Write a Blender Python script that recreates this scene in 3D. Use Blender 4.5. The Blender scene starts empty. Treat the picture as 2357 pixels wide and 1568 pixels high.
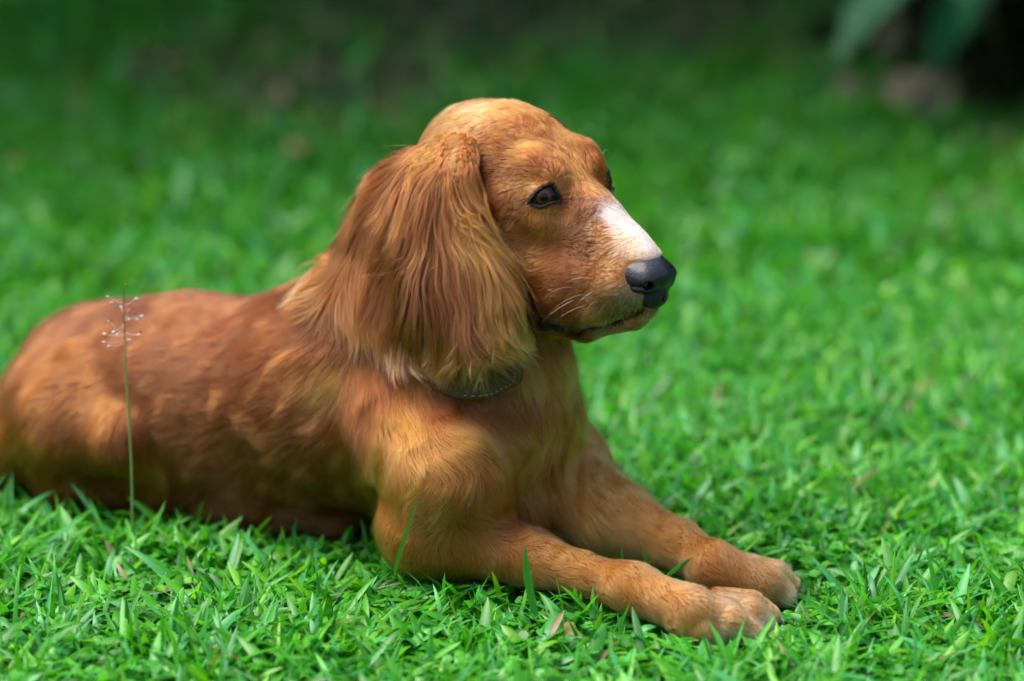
import bpy, math, os
import numpy as np
from mathutils import Vector, Matrix, Euler
from mathutils.bvhtree import BVHTree

rng = np.random.default_rng(7)
R = math.radians
DEV = ''
scene = bpy.context.scene
col = scene.collection

# ------------------------------------------------------------------ camera, sky, sun, exposure
PITCH = R(17.0)
CAM = np.array([0.0, -2.6, 1.0])
FOC = 117.0
cam_d = bpy.data.cameras.new('camera')
cam = bpy.data.objects.new('camera', cam_d)
col.objects.link(cam)
cam.location = CAM
cam.rotation_euler = (math.pi / 2 - PITCH, 0, 0)
cam_d.lens = FOC
cam_d.sensor_width = 36.0
cam_d.clip_start = 0.05
cam_d.clip_end = 500
cam_d.dof.use_dof = 'c' not in DEV
cam_d.dof.focus_distance = 2.655
cam_d.dof.aperture_fstop = 2.0
scene.camera = cam

world = bpy.data.worlds.new('World')
scene.world = world
world.use_nodes = True
wn = world.node_tree
bg = wn.nodes['Background']
sky = wn.nodes.new('ShaderNodeTexSky')
sky.sky_type = 'NISHITA'
sky.sun_disc = False
SUN_EL, SUN_AZ = R(68), R(-80)          # azimuth from +Y towards +X
sky.sun_elevation = SUN_EL
sky.sun_rotation = SUN_AZ
sky.air_density = 1.0
sky.dust_density = 3.0
sky.ozone_density = 1.0
wn.links.new(sky.outputs['Color'], bg.inputs['Color'])
bg.inputs['Strength'].default_value = 0.15

sun_d = bpy.data.lights.new('sun', 'SUN')
sun_d.energy = 1.0
sun_d.angle = R(40)
sun_d.color = (1.0, 0.96, 0.90)
sun = bpy.data.objects.new('sun', sun_d)
col.objects.link(sun)
sd = Vector((math.sin(SUN_AZ) * math.cos(SUN_EL), math.cos(SUN_AZ) * math.cos(SUN_EL), math.sin(SUN_EL)))
sun.rotation_euler = sd.to_track_quat('Z', 'Y').to_euler()

vs = scene.view_settings
vs.view_transform = 'Standard'
vs.look = 'None'
vs.gamma = 1.0
vs.exposure = 1.78
cy = scene.cycles
cy.use_denoising = True
cy.denoiser = 'OPENIMAGEDENOISE'
cy.denoising_input_passes = 'RGB_ALBEDO_NORMAL'
cy.max_bounces = 8
cy.diffuse_bounces = 3
cy.glossy_bounces = 3
cy.transmission_bounces = 6
cy.transparent_max_bounces = 6
cy.sample_clamp_indirect = 4.0
scene.cycles_curves.shape = 'RIBBONS'

# ------------------------------------------------------------------ pixel rays (photo 2357 x 1568)
FPX = 2357 * FOC / 36.0
RT = np.array([1.0, 0, 0])
FW = np.array([0, math.cos(PITCH), -math.sin(PITCH)])
UP = np.array([0, math.sin(PITCH), math.cos(PITCH)])


def ray(u, v):
    return FW + (u - 1178.5) / FPX * RT - (v - 784.0) / FPX * UP


def G(u, v, z):
    "point seen at (u,v) at height z (cm)"
    r = ray(u, v)
    t = (z / 100.0 - CAM[2]) / r[2]
    return CAM + t * r


def unit(a):
    return a / np.maximum(np.linalg.norm(a, axis=-1, keepdims=True), 1e-9)


class Plane:
    def __init__(self, yaw, x, y):
        self.f = np.array([math.cos(R(yaw)), -math.sin(R(yaw)), 0])
        self.n = np.array([-math.sin(R(yaw)), -math.cos(R(yaw)), 0])
        self.o = np.array([x, y, 0.0])

    def __call__(self, u, v, s=0.0):
        r = ray(u, v)
        t = ((self.o - CAM) @ self.n + s / 100.0) / (r @ self.n)
        return CAM + t * r

    def mir(self, p):
        d = (p - self.o) @ self.n
        return p - 2 * d * self.n

    def frame(self, tilt):
        "rotation (columns: forward, side, up) pitched down by tilt degrees"
        c, s = math.cos(R(tilt)), math.sin(R(tilt))
        z = np.array([0, 0, 1.0])
        f = self.f * c - z * s
        u = self.f * s + z * c
        return np.stack([f, self.n, u], 1)


B = Plane(28, -0.20, 0.125)     # the dog's body
H = Plane(45, 0.004, 0.025)     # its head, turned a little to the camera

# ------------------------------------------------------------------ implicit body
prims = []


def cone(a, b, ra, rb, k=1.0, op='u'):
    prims.append(('c', np.array(a, float), np.array(b, float), ra / 100, rb / 100, k / 100, op))


def ell(c, rad, rot, k=1.0, op='u'):
    prims.append(('e', np.array(c, float), rot, np.array(rad) / 100.0, None, k / 100, op))


def both(pl, kind, *a, **kw):
    pass


def prim_d(p, q):
    if p[0] == 'c':
        a, b, ra, rb = p[1:5]
        ab = b - a
        L = ab @ ab
        w = q - a
        t = np.clip((w @ ab) / max(L, 1e-12), 0, 1)
        d = w - t[..., None] * ab
        return np.sqrt((d * d).sum(-1)) - (ra + (rb - ra) * t)
    c, rot, rad = p[1:4]
    w = (q - c) @ rot
    k0 = np.sqrt(((w / rad) ** 2).sum(-1))
    k1 = np.sqrt(((w / rad ** 2) ** 2).sum(-1))
    return k0 * (k0 - 1) / np.maximum(k1, 1e-9)


def prim_box(p):
    if p[0] == 'c':
        r = max(p[3], p[4])
        return np.minimum(p[1], p[2]) - r, np.maximum(p[1], p[2]) + r
    r = max(p[3])
    return p[1] - r, p[1] + r


def combine(f, d, k, op):
    if op == 'u':
        h = np.maximum(k - np.abs(f - d), 0) / k
        return np.minimum(f, d) - h * h * k / 4
    d = -d
    h = np.maximum(k - np.abs(f - d), 0) / k
    return np.maximum(f, d) + h * h * k / 4


class Field:
    def __init__(self, lo, hi, h):
        self.lo = np.array(lo, float)
        self.h = h
        self.n = np.ceil((np.array(hi) - self.lo) / h).astype(int) + 1
        self.f = np.full(self.n, 0.05, np.float32)

    def add(self, p, margin=0.02):
        a, b = prim_box(p)
        m = margin + p[5]
        i0 = np.clip(np.floor((a - m - self.lo) / self.h).astype(int), 0, self.n)
        i1 = np.clip(np.ceil((b + m - self.lo) / self.h).astype(int) + 1, 0, self.n)
        if (i1 <= i0).any():
            return
        ax = [self.lo[i] + self.h * np.arange(i0[i], i1[i]) for i in range(3)]
        q = np.stack(np.meshgrid(*ax, indexing='ij'), -1)
        s = tuple(slice(i0[i], i1[i]) for i in range(3))
        self.f[s] = combine(self.f[s], prim_d(p, q).astype(np.float32), p[5], p[6])

    def sample(self, q):
        g = (q - self.lo) / self.h
        i = np.clip(np.floor(g).astype(int), 0, self.n - 2)
        w = np.clip(g - i, 0, 1)
        r = 0
        for dx in (0, 1):
            for dy in (0, 1):
                for dz in (0, 1):
                    ww = (w[:, 0] if dx else 1 - w[:, 0]) * (w[:, 1] if dy else 1 - w[:, 1]) * (w[:, 2] if dz else 1 - w[:, 2])
                    r = r + ww * self.f[i[:, 0] + dx, i[:, 1] + dy, i[:, 2] + dz]
        return r

    def grad(self, q):
        e = self.h
        g = np.stack([self.sample(q + np.eye(3)[k] * e) - self.sample(q - np.eye(3)[k] * e) for k in range(3)], -1)
        return g / np.maximum(np.linalg.norm(g, axis=1, keepdims=True), 1e-9)

    def mesh(self):
        f = self.f
        ins = f < 0
        c = np.zeros(tuple(self.n - 1), np.int8)
        for dx in (0, 1):
            for dy in (0, 1):
                for dz in (0, 1):
                    c += ins[dx:self.n[0] - 1 + dx, dy:self.n[1] - 1 + dy, dz:self.n[2] - 1 + dz]
        cells = np.argwhere((c > 0) & (c < 8))
        idx = np.full(c.shape, -1, np.int32)
        idx[cells[:, 0], cells[:, 1], cells[:, 2]] = np.arange(len(cells))
        acc = np.zeros((len(cells), 3))
        cnt = np.zeros(len(cells))
        corners = [(x, y, z) for x in (0, 1) for y in (0, 1) for z in (0, 1)]
        for a in corners:
            for ax in range(3):
                if a[ax]:
                    continue
                b = list(a)
                b[ax] = 1
                va = f[cells[:, 0] + a[0], cells[:, 1] + a[1], cells[:, 2] + a[2]]
                vb = f[cells[:, 0] + b[0], cells[:, 1] + b[1], cells[:, 2] + b[2]]
                m = (va < 0) != (vb < 0)
                t = va / np.where(m, va - vb, 1)
                p = np.array(a, float)[None] + np.zeros((len(cells), 3))
                p[:, ax] += t
                acc[m] += p[m]
                cnt[m] += 1
        v = self.lo + self.h * (cells + acc / cnt[:, None])
        quads = []
        for ax in range(3):
            o1, o2 = [(1, 2), (2, 0), (0, 1)][ax]
            sl0 = [slice(1, -1)] * 3
            sl1 = [slice(1, -1)] * 3
            sl0[ax] = slice(0, -1)
            sl1[ax] = slice(1, None)
            s0, s1 = ins[tuple(sl0)], ins[tuple(sl1)]
            e = np.argwhere(s0 != s1)
            sgn = s0[e[:, 0], e[:, 1], e[:, 2]]
            off = np.ones(3, int)
            off[ax] = 0
            e = e + off
            E1, E2 = np.eye(3, dtype=int)[o1], np.eye(3, dtype=int)[o2]
            q = [e - E1 - E2, e - E2, e, e - E1]
            q = np.stack([idx[k[:, 0], k[:, 1], k[:, 2]] for k in q], 1)
            q[~sgn] = q[~sgn][:, ::-1]
            quads.append(q)
        quads = np.concatenate(quads)
        return v, quads


def mesh_obj(name, v, f, mat=None, parent=None, smooth=True):
    me = bpy.data.meshes.new(name)
    v = np.asarray(v, np.float32)
    f = np.asarray(f, np.int32)
    me.vertices.add(len(v))
    me.vertices.foreach_set('co', v.ravel())
    me.loops.add(f.size)
    me.polygons.add(len(f))
    me.loops.foreach_set('vertex_index', f.ravel())
    me.polygons.foreach_set('loop_start', np.arange(len(f), dtype=np.int32) * f.shape[1])
    me.polygons.foreach_set('use_smooth', np.full(len(f), smooth))
    me.update(calc_edges=True)
    o = bpy.data.objects.new(name, me)
    col.objects.link(o)
    if mat:
        me.materials.append(mat)
    if parent:
        o.parent = parent
        o.matrix_parent_inverse = Matrix.Translation(-parent.location)
    return o


# ---- torso
cone(B(250, 918), B(440, 912), 8.6, 8.5, 2)
cone(B(440, 912), B(770, 908), 8.5, 8.3, 2)
cone(B(770, 900), B(1010, 970), 8.7, 8.6, 3)
cone(B(1010, 970), B(1160, 1110), 8.2, 5.6, 3)
ell(B(215, 930), (4.2, 7.0, 7.0), B.frame(10), 2)
cone(B(870, 790), B(800, 870), 5.4, 6.6, 4)           # withers
# ---- neck
cone(B(1085, 470), B(1060, 700), 5.4, 6.8, 3)
cone(B(1060, 700), B(1060, 930), 6.8, 7.6, 4)
cone(B(1180, 800), B(1200, 950), 4.2, 4.6, 3)
cone(B(1000, 600), B(860, 800), 5.2, 6.4, 4)
# ---- near shoulder, upper arm, elbow
cone(B(930, 970, 6), B(1030, 1100, 8.8), 4.6, 4.9, 2)
cone(B(1030, 1095, 8.8), B(985, 1205, 9.6), 4.9, 3.9, 1)
# far shoulder
cone(B(1200, 960, -5), B(1265, 1080, -6), 4.2, 4.0, 3)
cone(B(1265, 1080, -6), G(1400, 1190, 5.5), 4.0, 3.0, 2)
# near foreleg
cone(B(985, 1222, 9.5), G(1240, 1292, 4.4), 3.5, 1.85, 2)
cone(G(1240, 1292, 4.4), G(1420, 1345, 3.7), 1.8, 1.6, 1)
cone(G(1420, 1345, 3.7), G(1455, 1354, 3.8), 1.6, 1.72, .8)
cone(G(1455, 1354, 3.9), G(1590, 1408, 3.2), 1.75, 1.85, 1.2)
cone(G(1590, 1408, 3.2), G(1670, 1420, 2.8), 1.9, 1.4, .6)
# far foreleg
cone(G(1420, 1190, 5.5), G(1560, 1255, 4.6), 2.5, 1.8, 1.2)
cone(G(1560, 1255, 4.6), G(1640, 1305, 3.8), 1.8, 1.8, 1)
cone(G(1640, 1305, 4.0), G(1745, 1340, 2.8), 2.0, 1.5, 1)
TOES = []


def toe(a, b, c, r1, r2):
    up = np.array([0, 0, .0005])
    a, b, c = a + up, b + up, c + up
    cone(a, b, r1 * 1.0, r1 * 1.1, .3)
    cone(b, c, r1 * 1.1, r2 * 1.08, .22)
    TOES.append((a, b, c))


toe(G(1560, 1428, 2.6), G(1615, 1448, 2.2), G(1650, 1466, 1.4), 1.0, .85)
toe(G(1620, 1410, 2.9), G(1685, 1431, 2.7), G(1730, 1459, 1.5), 1.05, .9)
toe(G(1660, 1395, 2.9), G(1728, 1411, 2.6), G(1758, 1442, 1.4), 1.0, .85)
toe(G(1650, 1380, 2.6), G(1730, 1392, 2.3), G(1770, 1418, 1.3), .9, .8)
toe(G(1655, 1330, 2.8), G(1710, 1350, 2.5), G(1755, 1376, 1.5), 1.1, .95)
toe(G(1700, 1318, 2.9), G(1770, 1340, 2.7), G(1805, 1370, 1.5), 1.05, .9)
toe(G(1720, 1305, 2.8), G(1785, 1322, 2.5), G(1818, 1348, 1.4), .95, .8)
toe(G(1640, 1350, 2.2), G(1680, 1362, 1.8), G(1705, 1372, 1.2), .9, .75)
# near hind leg: thigh, knee, shank, long foot lying forward
ell(B(160, 965, 6), (6.5, 4.5, 6.0), B.frame(15), 2)
cone(B(165, 975, 7), B(268, 1010, 8.5), 4.6, 2.7, 2)
cone(B(275, 1010, 8.5), G(330, 1105, 3.2), 2.7, 1.9, 1.5)
cone(G(150, 1105, 3.4), G(400, 1128, 3.0), 2.6, 1.6, 1.5)
cone(G(400, 1128, 3.2), G(640, 1165, 3.0), 1.7, 1.9, 1)
cone(G(640, 1165, 3.0), G(790, 1190, 2.6), 1.9, 1.6, 1)
# tail and feathered rear
cone(B(90, 985, 1), B(-60, 1000, 3), 3.4, 3.0, 3)
cone(B(-60, 1000, 3), B(-250, 1040, 2), 3.0, 1.6, 2)
cone(B(40, 1010, 6), B(-10, 1050, 7), 4.0, 3.0, 2)
# belly tuck
cone(B(420, 1050, 3), B(700, 1060, 2), 4.0, 4.0, 3)

# ---- head
hf = H.frame(22)
ell(H(1172, 352), (6.3, 4.9, 3.9), H.frame(8), 2)
ell(H(1095, 370), (4.5, 4.6, 4.0), hf, 2)
for s in (1, -1):
    def S(u, v, q):
        p = H(u, v, q)
        return p if s > 0 else H.mir(p)
    cone(S(1232, 385, 2.6), S(1265, 405, 2.4), 1.35, 1.1, 1.5)       # brow
    cone(S(1180, 470, 3.0), S(1160, 560, 3.2), 2.6, 2.8, 2)        # cheek
    cone(S(1195, 480, 3.6), S(1245, 505, 3.2), 1.4, 1.3, 1.5)      # cheek bone
    cone(S(1210, 600, 2.4), S(1330, 640, 1.6), 2.6, 2.2, 2)        # upper lip mass
    cone(S(1330, 640, 1.6), S(1435, 655, 1.25), 2.2, 1.75, 1.5)
    cone(S(1272, 686, 2.7), S(1370, 704, 2.0), 1.6, 1.35, 1.0)      # hanging lip
    cone(S(1435, 655, 1.2), S(1468, 670, 0.8), 1.7, 1.2, 1)
    cone(S(1250, 735, 2.7), S(1285, 745, 2.6), .85, .7, .5)        # lip corner
cone(H(1285, 443), H(1362, 505), 2.95, 2.1, 2)                     # bridge
cone(H(1362, 505), H(1478, 600), 2.1, 1.5, 1.5)
cone(H(1300, 540), H(1420, 600), 3.0, 2.2, 2)
cone(H(1462, 658), H(1480, 686), 1.3, .8, .8)
# lower jaw
cone(H(1200, 690), H(1350, 722), 2.6, 1.7, 1.0)
cone(H(1350, 725), H(1455, 716), 1.8, 1.3, 1.0)
cone(H(1455, 716), H(1490, 707), 1.2, .8, .6)
cone(H(1180, 640), H(1140, 700), 3.4, 4.2, 2)
EYES = []
for s in (1, -1):
    c = H(1254, 453, 2.85)
    c = c if s > 0 else H.mir(c)
    prims.append(('c', c, c + 1e-4, .0156, .0156, .006, 'u'))
    EYES.append((c, s))
# ---- near ear as a fan of rows (back to front); far ear mirrored
EAR = [
    [(1000, 336, 3.6), (1040, 325, 4.1), (1078, 338, 4.8)],
    [(903, 402, 5.4), (990, 395, 6.9), (1076, 385, 6.4)],
    [(845, 495, 6.6), (965, 485, 8.4), (1080, 460, 6.9)],
    [(808, 590, 7.4), (960, 580, 9.2), (1099, 545, 7.2)],
    [(805, 680, 7.8), (980, 670, 9.6), (1141, 630, 7.2)],
    [(850, 750, 7.8), (1010, 765, 9.4), (1170, 712, 7.2)],
]


def bez(P, t):
    P = np.asarray(P, float)
    n = len(P)
    x = t * (n - 1)
    i = int(min(max(math.floor(x), 0), n - 2))
    f = x - i
    p0, p1, p2, p3 = P[max(i - 1, 0)], P[i], P[i + 1], P[min(i + 2, n - 1)]
    return .5 * (2 * p1 + (p2 - p0) * f + (2 * p0 - 5 * p1 + 4 * p2 - p3) * f * f + (3 * p1 - p0 - 3 * p2 + p3) * f ** 3)


EARPTS = []
for i in range(34):
    a = i / 33
    row = [bez([EAR[r][c] for r in range(6)], a) for c in range(3)]
    for j in range(30):
        u, v, q = bez(row, j / 29)
        p = H(u, v, q)
        EARPTS.append(p)
        rr = .62 if 0 < j < 29 else .5
        prims.append(('c', p, p + 1e-5, rr / 100, rr / 100, .0025, 'u'))
        m = H.mir(p) + H.n * .014
        prims.append(('c', m, m + 1e-5, rr / 100, rr / 100, .0025, 'u'))

VOX = 0.0025
F = Field((-.66, -.30, -.02), (.30, .42, .46), VOX)
for p in prims:
    F.add(p)
bv, bf = F.mesh()


def make_bvh(v, f):
    return BVHTree.FromPolygons([tuple(x) for x in v.tolist()], f.tolist())


bvh0 = make_bvh(bv, bf)


def surf(u, v, tree=None):
    r = ray(u, v)
    h = (tree or bvh0).ray_cast(Vector(CAM), Vector(r).normalized())
    return None if h[0] is None else (np.array(h[0]), np.array(h[1]))


# mouth line and the hollow in front of the eye, cut into the surface on both sides
extra = []
LIP = [(1262, 752), (1300, 764), (1345, 762), (1394, 752), (1446, 732), (1478, 716)]
lipp = [surf(*q)[0] for q in LIP]
for a, b in zip(lipp[:-1], lipp[1:]):
    extra.append(('c', a, b, .0028, .0028, .003, 's'))
    extra.append(('c', H.mir(a), H.mir(b), .0028, .0028, .003, 's'))
ER = .0140                                  # eyeball radius
for c, s in EYES:
    extra.append(('c', c, c + 1e-4, .0136, .0136, .002, 'x'))
for p in extra:
    if p[6] == 's':
        F.add(p)
# open the socket where the lids part
RIM = [(1219, 466), (1228, 453), (1239, 442), (1252, 432), (1266, 426), (1277, 434), (1283, 447), (1288, 461),
       (1276, 464), (1266, 467), (1255, 472), (1243, 475), (1231, 472)]
RIM = [(1252 + .91 * (u - 1252), 456 + .91 * (v - 456)) for u, v in RIM]


def on_sphere(u, v, c, r):
    d = ray(u, v)
    d = d / np.linalg.norm(d)
    oc = CAM - c
    b = oc @ d
    q = b * b - (oc @ oc - r * r)
    if q < 0:
        p = CAM - b * d
        return c + (p - c) / np.linalg.norm(p - c) * r
    return CAM + (-b - math.sqrt(q)) * d


rim_n = np.array([on_sphere(u, v, EYES[0][0], .0150) for u, v in RIM])
eye_dir = []
for c, s in EYES:
    rp = rim_n if s > 0 else np.array([H.mir(p) for p in rim_n])
    g = rp.mean(0) - c
    g /= np.linalg.norm(g)
    eye_dir.append(g)
bv, bf = F.mesh()


def in_almond(q, c, s, g, k):
    "inside the gap between the lids, widened by k"
    rp = (rim_n if s > 0 else np.array([H.mir(p) for p in rim_n])) - c
    w = unit(q - c)
    e1 = unit(np.cross(g, [0, 0, 1.0]))
    e2 = np.cross(g, e1)
    P2 = np.stack([unit(rp) @ e1, unit(rp) @ e2], 1)
    m0 = P2.mean(0)
    P2 = m0 + (P2 - m0) * k
    Q2 = np.stack([w @ e1, w @ e2], 1)
    ins_ = np.zeros(len(q), bool)
    for i in range(len(P2)):
        x1, y1 = P2[i]
        x2, y2 = P2[(i + 1) % len(P2)]
        ins_ ^= ((y1 > Q2[:, 1]) != (y2 > Q2[:, 1])) & (Q2[:, 0] < (x2 - x1) * (Q2[:, 1] - y1) / (y2 - y1 + 1e-12) + x1)
    return ins_ & (w @ g > 0) & (np.linalg.norm(q - c, axis=1) < .025)


def open_eyes(v, f, k):
    fc_ = v[f].mean(1)
    bad = np.zeros(len(f), bool)
    for (c, s), g in zip(EYES, eye_dir):
        bad |= in_almond(fc_, c, s, g, k)
    return f[~bad]


bvh = make_bvh(bv, bf)
bf0 = bf
nearf = np.zeros(len(bf), bool)
for c, s in EYES:
    nearf |= np.linalg.norm(bv[bf].mean(1) - c, axis=1) < .028
sub_ = bv[bf[nearf]]
NQ = 6
gs_ = np.linspace(0, 1, NQ + 1)
pv, pf = [], []
ss, t2 = np.meshgrid(gs_, gs_, indexing='ij')
ss, t2 = ss.ravel()[None, :, None], t2.ravel()[None, :, None]
pv = ((sub_[:, None, 0] * (1 - ss) + sub_[:, None, 1] * ss) * (1 - t2) + (sub_[:, None, 3] * (1 - ss) + sub_[:, None, 2] * ss) * t2)
loc = np.array([(i * (NQ + 1) + j, (i + 1) * (NQ + 1) + j, (i + 1) * (NQ + 1) + j + 1, i * (NQ + 1) + j + 1) for i in range(NQ) for j in range(NQ)])
pf = (loc[None] + (np.arange(len(sub_)) * (NQ + 1) ** 2)[:, None, None] + len(bv)).reshape(-1, 4)
nbv = len(bv)
bvA = np.concatenate([bv, pv.reshape(-1, 3)])
for _ in range(2):
    q_ = bvA[nbv:]
    bvA[nbv:] = q_ - F.grad(q_) * F.sample(q_)[:, None]
key = np.round(bvA / 2e-5).astype(np.int64)
_, first, inv_ = np.unique(key, axis=0, return_index=True, return_inverse=True)
pf = first[inv_.ravel()[pf]]
pf = open_eyes(bvA, pf, 1.18)
bf = np.concatenate([bf[~nearf], pf])
used = np.unique(bf)
remap = np.full(len(bvA), -1)
remap[used] = np.arange(len(used))
bvE = bvA[used]
bf = remap[bf]


# ------------------------------------------------------------------ materials
def nodes_mat(name):
    m = bpy.data.materials.new(name)
    m.use_nodes = True
    nt = m.node_tree
    return m, nt, nt.nodes['Principled BSDF']


def simple_mat(name, rgb, rough=.6):
    m, nt, b = nodes_mat(name)
    b.inputs['Base Color'].default_value = (*rgb, 1)
    b.inputs['Roughness'].default_value = rough
    return m


def hair_mat(name, rough=.35, base='root', tip='tip', start=.25):
    m = bpy.data.materials.new(name)
    m.use_nodes = True
    nt = m.node_tree
    nt.nodes.clear()
    out = nt.nodes.new('ShaderNodeOutputMaterial')
    h = nt.nodes.new('ShaderNodeBsdfHairPrincipled')
    h.parametrization = 'COLOR'
    h.inputs['Roughness'].default_value = rough
    h.inputs['Radial Roughness'].default_value = .55
    h.inputs['Coat'].default_value = 0
    h.inputs['IOR'].default_value = 1.42
    h.inputs['Random Roughness'].default_value = .2
    a = nt.nodes.new('ShaderNodeAttribute')
    a.attribute_name = base
    b = nt.nodes.new('ShaderNodeAttribute')
    b.attribute_name = tip
    ci = nt.nodes.new('ShaderNodeHairInfo')
    mx = nt.nodes.new('ShaderNodeMix')
    mx.data_type = 'RGBA'
    mr = nt.nodes.new('ShaderNodeMapRange')
    mr.inputs['From Min'].default_value = start
    mr.inputs['From Max'].default_value = 1.0
    nt.links.new(ci.outputs['Intercept'], mr.inputs['Value'])
    nt.links.new(mr.outputs['Result'], mx.inputs['Factor'])
    nt.links.new(a.outputs['Color'], mx.inputs['A'])
    nt.links.new(b.outputs['Color'], mx.inputs['B'])
    nt.links.new(mx.outputs['Result'], h.inputs['Color'])
    nt.links.new(h.outputs['BSDF'], out.inputs['Surface'])
    return m


def attr_mat(name, attr, rough=.7):
    m, nt, b = nodes_mat(name)
    a = nt.nodes.new('ShaderNodeAttribute')
    a.attribute_name = attr
    nt.links.new(a.outputs['Color'], b.inputs['Base Color'])
    b.inputs['Roughness'].default_value = rough
    b.inputs['Specular IOR Level'].default_value = .2
    return m


def put(name, label=None, cat=None, group=None, kind=None, o=None):
    if label:
        o['label'] = label
    if cat:
        o['category'] = cat
    if group:
        o['group'] = group
    if kind:
        o['kind'] = kind
    return o


# ------------------------------------------------------------------ coat guides
COL = {                                   # (root, tip)
    'ma': ((.118, .0270, .0064), (.190, .048, .0110)),   # mahogany back
    'br': ((.128, .0290, .0050), (.205, .051, .0080)),
    'rd': ((.135, .0300, .0038), (.215, .053, .0065)),   # red brown
    'or': ((.21, .054, .0062), (.325, .098, .0110)),   # orange
    'go': ((.29, .092, .012), (.43, .172, .028)),   # gold
    'li': ((.37, .150, .036), (.54, .29, .085)),   # light gold
    'cr': ((.62, .42, .24), (.80, .62, .42)),   # cream
    'wh': ((.62, .50, .42), (.79, .70, .62)),   # white
    'gy': ((.25, .15, .08), (.55, .38, .22)),   # greying lips
    'bk': ((.012, .010, .010), (.02, .018, .018)),
    'dk': ((.05, .018, .008), (.09, .035, .015)),
}
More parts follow.
